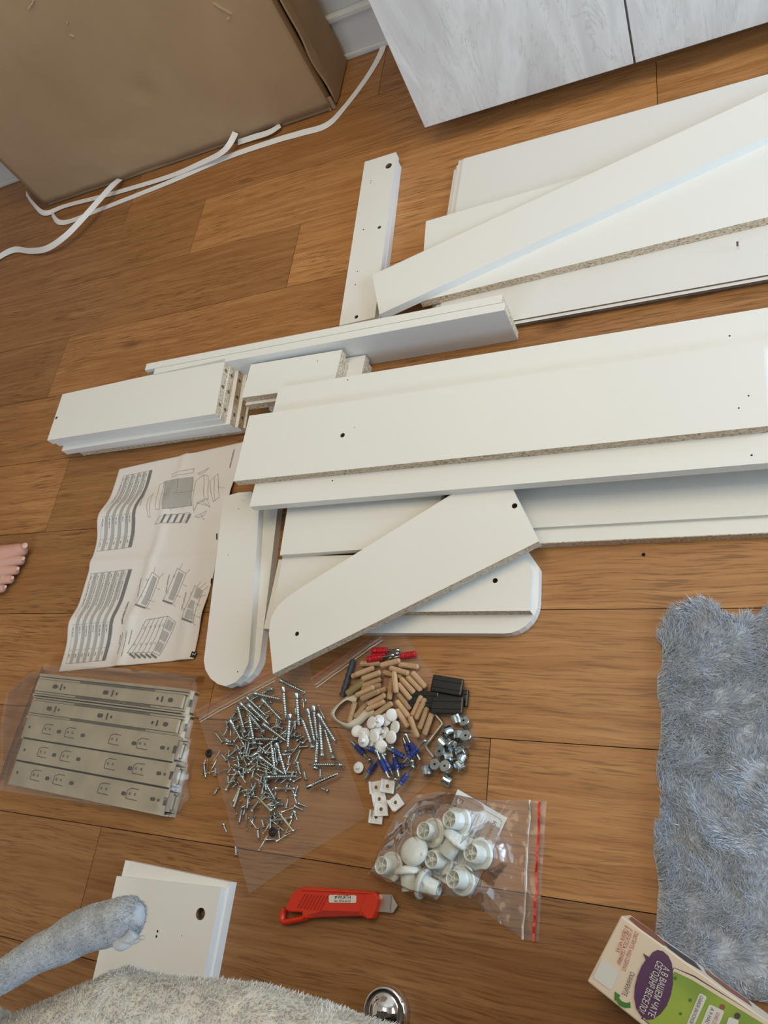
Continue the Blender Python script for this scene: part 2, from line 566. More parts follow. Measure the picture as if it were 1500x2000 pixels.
# ================================================================== the room
X0, X1, Y0, Y1, ZC = -2.6, 2.0, -2.2, 1.785, 2.6
def struct(o):
    o['kind'] = 'structure'
    return o
floor = struct(box('floor', X0, X1, Y0, Y1, -0.04, -0.004, MAT['floor_gap']))
PW, PL, V0 = 0.18011, 1.067, 1.40754
seam = {-3: 0.21, -2: -0.70, -1: -1.427, 0: -1.154, 1: -0.839, 2: -1.481, 3: -0.60, 4: -1.329, 5: -0.62, 6: -0.80, 7: -0.321, 8: -0.962, 9: -0.45}
rng = random.Random(4)
lighter = {(0, -1.154): 1.32, (1, -0.839): 1.36, (2, -1.481): 1.16, (4, -2.396): 1.22, (7, -0.321): 1.20, (0, -0.087): 1.2,
           (5, -0.62): 1.16, (6, -0.80): 1.13, (6, -1.867): 1.05, (2, -2.548): 0.9, (0, -2.221): 0.97, (1, -1.906): 0.97, (4, -1.329): 0.93, (7, -1.388): 0.98, (8, -0.962): 0.80, (8, -2.029): 0.86}
shared = {}
for k in range(-3, 21):
    s = seam.get(k, rng.uniform(-1, 0))
    ya, yb = V0 - PW * (k + 1), V0 - PW * k
    yb = min(yb, Y1); ya = max(ya, Y0)
    if yb - ya < 0.01: continue
    a = s - PL * 4
    while a < X1:
        xa, xb = max(a, X0), min(a + PL, X1)
        if xb - xa > 0.01:
            key = (round(xb - xa, 4), round(yb - ya, 4))
            if key not in shared:
                bm = bmesh.new()
                g = 0.0006
                hx, hy = key[0] / 2 - g, key[1] / 2 - g
                box_bm(bm, -hx, hx, -hy, hy, -0.004, 0.0)
                shared[key] = bm_mesh('plank', bm, MAT['oak_plank'])
            o = mesh_obj('plank', shared[key], floor, ((xa + xb) / 2, (ya + yb) / 2, 0))
            t = lighter.get((k, round(a, 3)))
            if t is None: t = rng.uniform(0.88, 1.10) if k < 9 else rng.uniform(0.72, 0.80)
            o['tint'] = (t, t * (0.985 + 0.03 * (t - 0.9)), t * 0.97)
        a += PL

struct(box('wall_back', X0, X1, Y1, Y1 + 0.1, -0.04, ZC, MAT['wall_paint']))
struct(box('wall_left', X0 - 0.1, X0, Y0 - 0.1, Y1 + 0.1, -0.04, ZC, MAT['room_paint']))
struct(box('ceiling', X0 - 0.1, X1 + 0.1, Y0 - 0.1, Y1 + 0.1, ZC, ZC + 0.1, MAT['ceiling_paint']))
def wall_with_window(name, axis, pos, a0, a1, w0, w1, z0, z1, th):
    """wall in plane axis=pos with a window opening w0..w1, z0..z1"""
    bm = bmesh.new()
    def b(u0, u1, zz0, zz1):
        if axis == 'x': box_bm(bm, pos, pos + th, u0, u1, zz0, zz1)
        else: box_bm(bm, u0, u1, pos - th, pos, zz0, zz1)
    b(a0, w0, -0.04, ZC); b(w1, a1, -0.04, ZC); b(w0, w1, -0.04, z0); b(w0, w1, z1, ZC)
    return struct(mesh_obj(name, bm_mesh(name, bm, MAT['room_paint'])))
wall_with_window('wall_right', 'x', X1, Y0 - 0.1, Y1 + 0.1, -0.3, 1.4, 0.12, 1.40, 0.1)
wall_with_window('wall_front', 'y', Y0, X0, X1, -1.6, -0.2, 0.9, 2.2, 0.1)
def window(name, axis, pos, w0, w1, z0, z1):
    bm = bmesh.new()
    t = 0.05
    def b(u0, u1, zz0, zz1):
        if axis == 'x': box_bm(bm, pos + 0.02, pos + 0.07, u0, u1, zz0, zz1)
        else: box_bm(bm, u0, u1, pos - 0.07, pos - 0.02, zz0, zz1)
    b(w0, w0 + t, z0, z1); b(w1 - t, w1, z0, z1); b(w0 + t, w1 - t, z0, z0 + t); b(w0 + t, w1 - t, z1 - t, z1)
    c = (w0 + w1) / 2
    b(c - t / 2, c + t / 2, z0 + t, z1 - t)
    w = struct(mesh_obj(name, bm_mesh(name, bm, MAT['window_frame_white'])))
    if axis == 'x': box('window_sill', pos - 0.1, pos + 0.02, w0 - 0.05, w1 + 0.05, z0 - 0.03, z0, MAT['window_frame_white'], w, 0.004)
    else: box('window_sill', w0 - 0.05, w1 + 0.05, pos - 0.02, pos + 0.1, z0 - 0.03, z0, MAT['window_frame_white'], w, 0.004)
window('window_1', 'x', X1, -0.3, 1.4, 0.12, 1.40)
window('window_2', 'y', Y0, -1.6, -0.2, 0.9, 2.2)
# moulded baseboard: tall flat board, foot bead and a cable-duct cap
bm = bmesh.new()
box_bm(bm, X0, X1, Y1 - 0.014, Y1, 0.0, 0.092, 0, 0.002)
bb = struct(mesh_obj('baseboard_back', bm_mesh('baseboard_back', bm, MAT['baseboard_white'])))
box('cap_bead', X0, X1, Y1 - 0.020, Y1 - 0.001, 0.092, 0.108, MAT['baseboard_white'], bb, 0.004)
box('foot_bead', X0, X1, Y1 - 0.024, Y1 - 0.014, 0.0, 0.014, MAT['baseboard_white'], bb, 0.004)

# unseen lamp body, added to give the warm fill a source
lamp = empty('added_ceiling_lamp', (-0.15, 0.8, ZC))
tag(lamp, 'unseen round white lamp added on the ceiling for the warm fill light', 'lamp')
mesh_obj('added_lamp_base', lathe('added_lamp_base', [(0, 0), (0.16, 0), (0.16, -0.03), (0.14, -0.035), (0, -0.035)], MAT['window_frame_white'], 24), lamp)
dm = mat('added_lamp_diffuser', (0.9, 0.86, 0.8), 0.4)
bsdf(dm).inputs['Emission Color'].default_value = (1, 0.88, 0.7, 1); bsdf(dm).inputs['Emission Strength'].default_value = 2.0
mesh_obj('diffuser', lathe('diffuser', [(0.14, -0.035), (0.13, -0.055), (0.08, -0.075), (0, -0.08)], dm, 24), lamp)

# ================================================================== cabinet with whitewashed doors
CZ, CY = 0.05, 1.35
cab = empty('wall_cabinet', (0.12, CY + 0.2, 0))
tag(cab, 'low cabinet with two pale whitewashed wood doors against the back wall', 'cabinet')
def lbox(parent, name, x0, x1, y0, y1, z0, z1, mt, bevel=0.0):
    l = parent.location
    o = box(name, x0 - l.x, x1 - l.x, y0 - l.y, y1 - l.y, z0 - l.z, z1 - l.z, mt, parent, bevel)
    return o
lbox(cab, 'carcass', -0.532, 0.72, CY + 0.02, Y1 - 0.016, CZ, 0.78, MAT['white_laminate'])
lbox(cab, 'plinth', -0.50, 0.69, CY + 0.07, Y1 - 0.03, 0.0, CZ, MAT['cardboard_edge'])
for a, b in ((-0.534, -0.1215), (-0.1178, 0.295), (0.2985, 0.72)):
    # object origin at the door so the grain differs
    w = box('door', 0, b - a, 0, 0.018, 0, 0.72, MAT['whitewashed_wood'], cab, 0.0012)
    w.location = Vector((a, CY, CZ)) - cab.location
lbox(cab, 'top', -0.54, 0.73, CY - 0.005, Y1 - 0.016, 0.78, 0.80, MAT['whitewashed_wood'])

# ================================================================== cardboard carton against the wall
BX0, BX1, BY0, BY1, BH = -1.789, -0.808, 1.582, 1.755, 0.86
carton = empty('cardboard_box', ((BX0 + BX1) / 2, (BY0 + BY1) / 2, 0))
tag(carton, 'large worn brown cardboard box standing against the wall', 'box')
lbox(carton, 'body', BX0 + 0.006, BX1 - 0.020, BY0 + 0.010, BY1 - 0.004, 0.003, BH - 0.01, MAT['cardboard_edge'])
# front sheet with dents
nx, nz = 60, 50
vs_, fs = [], []
c0 = carton.location
dents = [(-1.24, 0.20, 0.028, 0.006), (-0.95, 0.33, 0.02, 0.003), (-1.5, 0.5, 0.05, 0.004)]
for layer in (0, 1):
    for j in range(nz + 1):
        for i in range(nx + 1):
            x = BX0 + (BX1 - 0.012 - BX0) * i / nx
            z = 0.012 + (BH - 0.012) * j / nz
            y = BY0 + 0.006 * layer
            b = 0
            for dx, dz, rr, am in dents: b += am * math.exp(-((x - dx) ** 2 + (z - dz) ** 2) / rr ** 2)
            b += 0.0025 * noise.noise(Vector((x * 5, z * 5, 3)))
            edge = max(0, 1 - min(z - 0.012, BX1 - x) / 0.03)
            b += 0.0028 * edge * noise.noise(Vector((x * 18, z * 18, 9)))
            zz = z + (0.004 * noise.noise(Vector((x * 9, 1, 4))) if j == 0 else 0)
            vs_.append((x - c0.x, y + b - c0.y, zz - c0.z))
st = (nx + 1) * (nz + 1)
for j in range(nz):
    for i in range(nx):
        a = j * (nx + 1) + i
        fs.append((a, a + 1, a + nx + 2, a + nx + 1))
        fs.append((st + a + nx + 1, st + a + nx + 2, st + a + 1, st + a))
for i in range(nx):
    a = i; fs.append((st + a, st + a + 1, a + 1, a))
    a = nz * (nx + 1) + i; fs.append((a, a + 1, st + a + 1, st + a))
for j in range(nz):
    a = j * (nx + 1); fs.append((a, a + nx + 1, st + a + nx + 1, st + a))
    a = j * (nx + 1) + nx; fs.append((st + a, st + a + nx + 1, a + nx + 1, a))
front_sheet = mesh_obj('front_panel', new_mesh('front_panel', vs_, fs, MAT['cardboard'], True), carton)
for f in front_sheet.data.polygons: f.use_smooth = abs(f.normal.y) > 0.5
# wavy inner layer peeping out under the front sheet and at the right corner
lbox(carton, 'inner_flap', BX0 + 0.004, BX1 - 0.004, BY0 + 0.008, BY0 + 0.013, 0.001, 0.03, MAT['cardboard'])
lbox(carton, 'inner_flap', BX1 - 0.019, BX1 - 0.014, BY0 + 0.002, BY0 + 0.03, 0.002, BH - 0.02, MAT['cardboard'])
# right-hand flaps, two sheets meeting with a gap
def flap(y0, y1, z0, z1, xo):
    vs2, fs2 = [], []
    ny, nz2 = 8, 30
    for layer in (0, 1):
        for j in range(nz2 + 1):
            for i in range(ny + 1):
                y = y0 + (y1 - y0) * i / ny; z = z0 + (z1 - z0) * j / nz2
                x = BX1 + xo - 0.005 * layer + 0.003 * noise.noise(Vector((y * 14, z * 9, 5))) - (0.006 if i == 0 else 0) * (0.5 + noise.noise(Vector((0, z * 12, 2))))
                vs2.append((x - c0.x, y - c0.y + (0.004 * noise.noise(Vector((2, z * 14, 7))) if i == 0 else 0), z))
    s2 = (ny + 1) * (nz2 + 1)
    for j in range(nz2):
        for i in range(ny):
            a = j * (ny + 1) + i
            fs2.append((a, a + 1, a + ny + 2, a + ny + 1)); fs2.append((s2 + a + ny + 1, s2 + a + ny + 2, s2 + a + 1, s2 + a))
        a = j * (ny + 1); fs2.append((s2 + a, a, a + ny + 1, s2 + a + ny + 1))
        a = j * (ny + 1) + ny; fs2.append((a, s2 + a, s2 + a + ny + 1, a + ny + 1))
    for i in range(ny):
        fs2.append((s2 + i, s2 + i + 1, i + 1, i)); a = nz2 * (ny + 1) + i; fs2.append((a, a + 1, s2 + a + 1, s2 + a))
    mesh_obj('side_flap', new_mesh('side_flap', vs2, fs2, MAT['cardboard']), carton)
flap(BY0 + 0.023, BY1, 0.004, 0.30, 0.0)
flap(BY0 + 0.021, BY1, 0.303, BH - 0.005, 0.002)
lbox(carton, 'top_panel', BX0 + 0.002, BX1, BY0 + 0.004, BY1, BH - 0.008, BH, MAT['cardboard'])
# torn scuffs on the front
for (px, py, ln, wd, an) in ((60, 10, 0.030, 0.005, 0.3), (436, 18, 0.045, 0.006, -0.9), (131, 45, 0.008, 0.004, 0.5), (446, 36, 0.010, 0.007, 0.2), (140, 70, 0.010, 0.003, -0.8)):
    d = RC @ Vector(((px - 750) / F_PX, (py - 1000) / F_PX, 1)); s = (BY0 - 0.002) / d.y
    q = Vector((0, 0, 1)) + d * s
    pts = []
    for i in range(9):
        t = i / 8 * 2 * math.pi
        pts.append((math.cos(t) * ln / 2 * (1 + 0.3 * math.sin(3 * t)), math.sin(t) * wd / 2 * (1 + 0.4 * math.cos(2 * t))))
    ca, sa = math.cos(an), math.sin(an)
    v = [(q.x - c0.x + a * ca - b * sa, q.y - c0.y - 0.0006, q.z + a * sa + b * ca) for a, b in pts] + [(q.x - c0.x + a * ca - b * sa, q.y - c0.y + 0.004, q.z + a * sa + b * ca) for a, b in pts]
    mesh_obj('torn_scuff', new_mesh('torn_scuff', v, [tuple(range(9))] + [(i, (i + 1) % 9, 9 + (i + 1) % 9, 9 + i) for i in range(9)], MAT['cardboard_torn']), carton)

# ================================================================== white furniture boards
T = 0.016
def hole(px, py, z, r, dep=0.011):
    x, y = P2(px, py, z); return (x, y, r, dep)
def bd(label, pts, z0, z1, raw=(), holes=(), name='furniture_board', group=None, mats=None, cat='board'):
    o = prism(name, pts, z0, z1, mats or WB, None, raw, holes)
    tag(o, label, cat, group)
    return o
def shift(pts, dx, dy, ang=0.0):
    cx = sum(p[0] for p in pts) / len(pts); cy = sum(p[1] for p in pts) / len(pts)
    ca, sa = math.cos(ang), math.sin(ang)
    return [(cx + (p[0] - cx) * ca - (p[1] - cy) * sa + dx, cy + (p[0] - cx) * sa + (p[1] - cy) * ca + dy) for p in pts]

# two narrow drilled rails lying across the planks (upper middle)
pA = [P2(712.4, 316, .032), P2(773.4, 297, .032), P2(732, 620, .032), P2(662.5, 636, .032)]
bd('narrow drilled white board under the tip of the diagonal board', pA, T, 2 * T, (),
   [hole(759, 324, .032, .0075), hole(741, 444, .032, .004), hole(696, 619, .032, .004), hole(724.5, 353, .032, .0012), hole(724, 357, .032, .0012),
    hole(710, 448.5, .032, .0016), hole(698, 530, .032, .0014), hole(694, 556, .032, .0014)], group='narrow rails near the carton')
bd('narrow white board lying beneath the drilled board near the diagonal board tip', shift(pA, 0.001, -0.010, 0.004), 0, T, group='narrow rails near the carton')

# thin hardboard sheets, upper right
HM = [MAT['white_hardboard'], MAT['hardboard_edge']]
S = 0.0032
offs = [(0.004, 0.004), (-0.022, -0.012), (-0.016, -0.006), (-0.011, 0.002), (0.0, 0.0)]
lab = ['lowest white hardboard sheet of the pile below the grey cabinet', 'second lowest white hardboard sheet of the pile below the grey cabinet',
       'middle white hardboard sheet of the pile below the grey cabinet', 'second highest white hardboard sheet of the pile below the grey cabinet',
       'topmost large white hardboard sheet of the pile below the grey cabinet']
tl = P2(905, 310, .016); bl = P2(858, 605, .016)
edge_off = [0.000, 0.004, 0.001, 0.006, 0.0]
for i, (dx, dy) in enumerate(offs):
    pts = [(tl[0] + dx, tl[1] + dy), (bl[0] + dx, 0.836 - edge_off[i]), (0.92 + dx, 0.839 - edge_off[i]), (0.92 + dx, 1.262 + dy)]
    bd(lab[i], pts, i * S, (i + 1) * S, (1,), mats=HM, name='hardboard_sheet', group='hardboard sheets', cat='sheet')
z = 5 * S
pC = [P2(832, 432, z + T), P2(824, 562, z + T), (P2(865, 578, z + T)[0] - 0.06, P2(865, 578, z + T)[1] - 0.0033)]
c1 = P(865, 578, z + T); c2 = P(1500, 424, z + T); cd = (c2 - c1).normalized(); cp = Vector((-cd.y, cd.x, 0))
c0_ = Vector((P2(832, 432, z + T)[0], P2(832, 432, z + T)[1], 0))
s0 = (c0_ - c1).dot(cd); w0 = (c0_ - c1).dot(cp)
pC = [c1 + cd * s0, c1 + cd * (s0 + 0.86), c1 + cd * (s0 + 0.86) + cp * w0, c1 + cd * s0 + cp * w0]
bd('wide white board with raw chipboard edge on top of the hardboard sheets', [(p.x, p.y) for p in pC], z, z + T, (0,), [hole(1440, 470, z + T, .0016)])
z2 = z + T
d1 = P(741, 614, z2 + T); d2 = P(1500, 265, z2 + T); dd = (d2 - d1).normalized(); d0 = P(727, 537, z2 + T)
d3 = P(1500, 180, z2 + T)
pD = [d1, d1 + (d2 - d1) * 1.12, d3 + (d2 - d1) * 0.12, d0]
bd('long white board lying diagonally across the panels, pointing at the carton', [(p.x, p.y) for p in pD], z2, z2 + T, ())

# two rails standing on edge behind the stacks
E_L = 0.76
def on_edge(label, x0, x1, y0, h):
    o = empty('rail_on_edge', ((x0 + x1) / 2, y0 + T / 2, 0))
    tag(o, label, 'board', 'rails standing on edge')
    lbox(o, 'board', x0, x1 - 0.0006, y0, y0 + T, 0, h, MAT['white_laminate'])
    lbox(o, 'raw_end', x1 - 0.0006, x1, y0 + .0006, y0 + T - .0006, 0.0006, h - .0006, MAT['chipboard'])
    return o
on_edge('long white rail standing on edge, rear one of the pair behind the stacks', -1.088, -0.326, 0.8235, 0.080)
on_edge('long white rail standing on edge, front one of the pair with chipped end', -1.060, -0.3205, 0.8065, 0.080)

# stack of five drawer sides, left
pF = [P2(122, 770, .08), P2(92, 860, .08), P2(420, 808, .08), P2(440, 700.5, .08)]
fx = pF[0][0]
rowF = ['lowest drawer side of the white stack left of the diagram sheet', 'second lowest drawer side of the white stack left of the short boards',
        'middle drawer side of the white stack left of the short boards', 'second highest drawer side of the white stack left of the short boards',
        'topmost drawer side of the left white stack, with one small hole']
shF = [(0.024, 0.004, 0.0), (0.020, 0.000, -0.012), (0.012, -0.007, 0.010), (0.002, 0.001, -0.012), (0, 0, 0)]
for i in range(5):
    pts = shift(pF, *shF[i])
    # end holes are drilled into the raw right-hand end as small dark dowels holes
    o = bd(rowF[i], pts, i * T, (i + 1) * T, (2,) if i else (1, 2), [hole(110, 816, .08, .0035)] if i == 4 else (), name='loose_board', group='stack of drawer sides')
    a, b = Vector(pts[2]), Vector(pts[3])
    n_ = Vector((b.y - a.y, -(b.x - a.x))).normalized()
    if n_.x < 0: n_ = -n_
    for t in (0.2, 0.52, 0.82):
        c = a.lerp(b, t)
        ring = []
        e = (b - a).normalized()
        for rr, off in ((0.0042, 0.0003), (0.0030, 0.00035)):
            pass
        vv = []
        for k in range(10):
            an = 2 * math.pi * k / 10
            q = c + e * (0.0038 * math.cos(an)) + n_ * 0.0003
            vv.append((q.x - o.location.x, q.y - o.location.y, T / 2 + 0.0038 * math.sin(an)))
        mesh_obj('dowel_hole', new_mesh('dowel_hole', vv, [tuple(range(10))], MAT['hole_wall']), o)

# short boards stack
pG = [P2(490, 712, .064), P2(472, 777, .064), P2(652, 752, .064), P2(668, 683, .064)]
gl_ = ['lowest short white board tucked between drawer sides and long panel', 'second lowest short white board tucked between drawer sides and long panel',
       'second highest short white board tucked between drawer sides and long panel', 'topmost short white board tucked between drawer sides and long panel']
shG = [(0.030, 0.0, 0.0), (0.032, 0.004, 0.012), (-0.001, -0.006, 0.0), (0, 0, 0)]
for i in range(4):
    bd(gl_[i], shift(pG, *shG[i]), i * T, (i + 1) * T, (1, 2) if i > 1 else (2,), [hole(620, 705, .064, .0012)] if i == 3 else (), name='short_board', group='stack of short boards')

# big middle panels
ZH = 0.076
yH0, yH1 = P(495, 998 - 9, ZH).y, P(545, 757, ZH).y
pH = [(P(545, 757, ZH).x, yH1), (P(487, 990, ZH).x, yH0), (0.52, yH0 + 0.004), (0.52, yH1 + 0.004)]
bd('widest white panel in the middle with a narrower drilled board on it', pH, ZH - T, ZH, (), [hole(679, 742, ZH, .0013), hole(1425, 656, ZH, .0014), hole(649, 939, ZH, .0014), hole(1468, 889, ZH, .0014)])
ZH2 = ZH + T
h1 = P(456, 940, ZH2); h2 = P(487, 812, ZH2)
pH2 = [(h2.x, h2.y), (h1.x, h1.y), (P(1502, 832, ZH2).x + 0.0, P(1500, 832, ZH2).y), (P(1490, 665, ZH2).x, P(1490, 665, ZH2).y)]
bd('drilled white board with raw chipboard front edge on the widest panel', pH2, ZH, ZH2, (1,), [hole(669, 850, ZH2, .0042), hole(693, 835, ZH2, .0009), hole(1443, 797, ZH2, .0012), hole(1462, 773, ZH2, .0012)])

# lower right panel with a groove
gy = P(1200, 1033, T).y; ey = P(1200, 1055, T).y
iI = empty('grooved_board', (0.1, 0.5, 0))
tag(iI, 'grooved white panel with raw front edge sticking out under the widest panel', 'board')
lbox(iI, 'panel', -0.315, 0.55, gy + 0.0085, 0.66, 0.0, T, MAT['white_laminate'])
lbox(iI, 'groove_floor', -0.315, 0.55, gy, gy + 0.0085, 0.0, T - 0.007, MAT['white_laminate'])
lbox(iI, 'lip', -0.315, 0.55, ey + 0.001, gy, 0.0, T, MAT['white_laminate'])
lbox(iI, 'raw_edge', -0.315, 0.55, ey, ey + 0.001, 0.0, T - 0.0004, MAT['chipboard'])
# hidden packing that carries the wide panel
for i, (w, l) in enumerate((('lower', 0.0), ('upper', 0.01))):
    pts = [(-0.25 + l, 0.56), (0.48 + l, 0.56), (0.48 + l, 0.70), (-0.25 + l, 0.70)]
    bd('%s white board packed between the grooved panel and the widest panel' % w, pts, T + i * 0.022, T + (i + 1) * 0.022)

# shelf pieces with one rounded corner, lower middle
zt = T
j5 = round_poly([P2(515, 1228, zt), (P(700, 1236, zt).x, P(700, 1236, zt).y), (P(1050, 1240, zt).x, P(960, 1237, zt).y), (P(1053, 1108, zt).x, P(1053, 1108, zt).y), (P(1053, 1108, zt).x - 0.02, 0.414), (P2(545, 1090, zt)[0], 0.414)],
                [0, 0, 0.055, 0.004, 0, 0])
bd('lowest white shelf piece with rounded corner beside the zip bags', j5, 0, T, ())
zt = 2 * T
xr = P(1035, 1193, zt).x
j4 = round_poly([(P2(527, 1220, zt)[0], P2(700, 1196, zt)[1]), (xr, P2(1035, 1193, zt)[1]), (xr + 0.001, P2(1022, 1080, zt)[1]), (P2(552, 1088, zt)[0], P2(1022, 1080, zt)[1] + 0.012)], [0, 0, 0.035, 0])
bd('drilled white shelf piece under the diagonal shelf, rounded at its right end', j4, T, zt, (0,), [hole(967, 1134, zt, .004)])
J2T = 0.012
zt = 2 * T + J2T
y2 = P(640, 1078, zt).y
j2 = [P2(560, 1000, zt), P2(546.5, 1084, zt), (P2(735, 1069, zt)[0] + 0.1, P2(735, 1069, zt)[1]), (P2(735, 1069, zt)[0] + 0.1, 0.56), (P2(560, 1000, zt)[0] - 0.002, 0.56)]
bd('white board between the widest panel and the diagonal shelf piece', j2, 2 * T, zt, ())
zj = zt + T
pj = [(1006, 964), (1052.5, 1057), (533, 1316), (525, 1236), (529, 1206), (541, 1185), (562, 1165), (600, 1140), (868, 974)]
pj = [P2(a, b, zj) for a, b in pj]
# carry the far edge on under the wide panel
e1, e2 = Vector(pj[-2]), Vector(pj[-1]); ed = (e2 - e1).normalized()
f1, f2 = Vector(pj[1]), Vector(pj[0]); fd = (f2 - f1).normalized()
# intersection of the two lines
den = ed.x * fd.y - ed.y * fd.x
tt = ((f1.x - e1.x) * fd.y - (f1.y - e1.y) * fd.x) / den
far = e1 + ed * tt
pj = [(far.x, far.y)] + pj[1:-1]
bd('white shelf piece lying diagonally, rounded end beside the pill-shaped boards', pj, zt, zj, (1,), [hole(1005, 988, zj, .0042), hole(580, 1238, zj, .0036)])

# two pill-shaped boards
pk = [P2(437, 970, .032), P2(398, 1290, .032), P2(401, 1308, .032), P2(411, 1325, .032), P2(425, 1336, .032), P2(441, 1340, .032), P2(459, 1333, .032), P2(474, 1318, .032), P2(484, 1298, .032), P2(486, 1290, .032),
      P2(497, 1130, .032), P2(506, 985, .032), P2(500, 966, .032), P2(490, 960, .032), P2(466, 962, .032)]
bd('upper white pill-shaped board beside the diagram sheet', pk, T, 2 * T, (), [hole(466, 994, .032, .0010), hole(446, 1084, .032, .0009), hole(464, 1312, .032, .0012), hole(475, 978, .032, .0008)], name='rounded_board', group='pill-shaped boards')
kc = [(x - pk[5][0], y - pk[5][1]) for x, y in pk]
pk2 = [(x + pk[5][0] + 0.006 + 0.085 * max(0, (y / 0.36)) * 0.30, y + pk[5][1] + 0.006) for x, y in kc]
bd('lower white pill-shaped board, peeping out to the right of the upper one', pk2, 0, T, (), name='rounded_board', group='pill-shaped boards')

# two panels at the bottom left
pL1 = [P2(228, 1711, .032), P2(192, 1870, .032), P2(160, 2010, .032), P2(382, 2010, .032), P2(403, 1905, .032), P2(432, 1734, .032)]
l0 = P(228, 1711, .032); l1 = P(432, 1734, .032)
pL = [(l0.x, l0.y), (l0.x + 0.004, l0.y - 0.215), (l1.x + 0.0, l1.y - 0.225), (l1.x, l1.y)]
bd('upper small white panel with two big drilled holes under the blanket corner', pL, T, 2 * T, (), [hole(391.5, 1785, .032, .0078, .013), hole(245.5, 1757, .032, .0050, .013), hole(307.5, 1819, .032, .0018), hole(305.5, 1829, .032, .0018), hole(355, 1828, .032, .0007)])
k0 = P(245, 1680, .016); k1 = P(450, 1723, .016)
bd('lower small white panel, peeping out behind the one with big holes', [(k0.x, k0.y), (k0.x - 0.001, k0.y - 0.22), (k1.x, k1.y - 0.22), (k1.x, k1.y)], 0, T, ())

# ================================================================== packing strap
def ribbon(name, label, pxs, w=0.015, zs=None, tw=None, parent=None):
    pts = [P(a, b, (zs[i] if zs else 0.002)) for i, (a, b) in enumerate(pxs)]
    tws = tw or [0] * len(pts)
    cp = catmull(pts, 8)
    v, f = [], []
    n = len(cp)
    for i, p in enumerate(cp):
        t = (cp[min(i + 1, n - 1)] - cp[max(0, i - 1)]).normalized()
        s = Vector((0, 0, 1)).cross(t).normalized(); u = t.cross(s)
        q = i / (n - 1) * (len(tws) - 1); k = min(int(q), len(tws) - 2); a = -(tws[k] + (tws[k + 1] - tws[k]) * (q - k)) * .8
        e = s * math.cos(a) + u * math.sin(a)
        m_ = u * math.cos(a) - s * math.sin(a)
        for sg, th in ((-1, 0), (1, 0), (1, 1), (-1, 1)):
            v.append(p + e * (w / 2 * sg) + m_ * (0.0008 * th) + Vector((0, 0, abs(math.sin(a)) * w / 2)))
    for i in range(n - 1):
        for k in range(4):
            k2 = (k + 1) % 4
            f.append((4 * i + k, 4 * i + k2, 4 * i + 4 + k2, 4 * i + 4 + k))
    f.append((3, 2, 1, 0)); f.append((4 * n - 4, 4 * n - 3, 4 * n - 2, 4 * n - 1))
    l = pts[0].copy(); l.z = 0
    o = mesh_obj(name, new_mesh(name, [p - l for p in v], f, MAT['strap_white']), parent, l)
    if label: tag(o, label, 'strap', 'packing straps around the carton')
    return o
ribbon('packing_strap', 'white plastic packing strap running along the carton to the cabinet', [(752, 80), (742, 110), (715, 155), (675, 208), (640, 246), (590, 262), (540, 276), (440, 310), (330, 357), (200, 408), (125, 436), (104, 420)],
       zs=[.001] * 10 + [.002, .006], tw=[.2, .2, .1, .1, .5, .5, .4, .3, .2, .1, .3, .9])
ribbon('packing_strap', 'white plastic packing strap curling out from under the carton to the left edge', [(236, 352), (222, 364), (200, 388), (165, 428), (130, 464), (95, 488), (62, 493), (32, 490), (0, 504), (-50, 540)],
       zs=[.012, .022, .028, .030, .024, .012, .006, .006, .005, .003], tw=[.5, .6, .6, .7, .8, 1.0, 1.1, .9, .6, .3], w=0.016)
ribbon('packing_strap', 'short white strap loop dipping under the carton front edge', [(548, 246), (527, 260), (498, 270), (466, 280)], zs=[.010, .010, .006, .003], tw=[.2, .4, .6, .5])
ribbon('packing_strap', 'white strap twisting down from the carton middle toward its left corner', [(462, 262), (450, 285), (432, 302), (398, 318), (330, 346), (215, 380), (130, 402), (90, 418), (66, 398), (54, 380)],
       zs=[.03, .024, .018, .010, .004, .003, .003, .004, .008, .012], tw=[.8, .8, .6, .4, .2, .1, .1, .6, 1.0, 1.0])

# a crumb of bark-dark chipboard on the bare floor
q = P(1257, 1083, .001)
tag(mesh_obj('wood_crumb', lathe('wood_crumb', [(0, 0), (.0022, .0004), (.0026, .0012), (.0012, .0022), (0, .0024)], MAT['dark_hole'], 6, False), None, (q.x, q.y, 0)), 'tiny dark crumb on the bare floor below the grooved panel', 'crumb')

# ================================================================== assembly instructions sheet
def paper_h(x, y):
    d = 0.0012
    fade = max(0.0, min(1.0, (-0.80 - x) / 0.36))
    f2 = 0.35 + 0.65 * fade
    d += 0.017 * math.exp(-((y - 0.525 - 0.10 * (x + 1.167)) / 0.034) ** 2) * f2
    d += 0.0105 * math.exp(-((y - 0.305 - 0.05 * (x + 1.167)) / 0.026) ** 2) * f2
    d += 0.0035 * math.exp(-((y - 0.43) / 0.012) ** 2)
    d += 0.0035 * math.exp(-((x + 1.005 - 0.06 * (y - 0.43)) / 0.012) ** 2)
    d += 0.0020 * (0.5 + 0.5 * noise.noise(Vector((x * 16, y * 22, 1.5))))
    d += 0.007 * math.exp(-((x + 0.875) / 0.02) ** 2) * math.exp(-((y - 0.30) / 0.08) ** 2)
    return d
pc = [Vector((-1.161, 0.213)), Vector((-0.852, 0.243)), Vector((-0.852, 0.666)), Vector((-1.166, 0.641))]
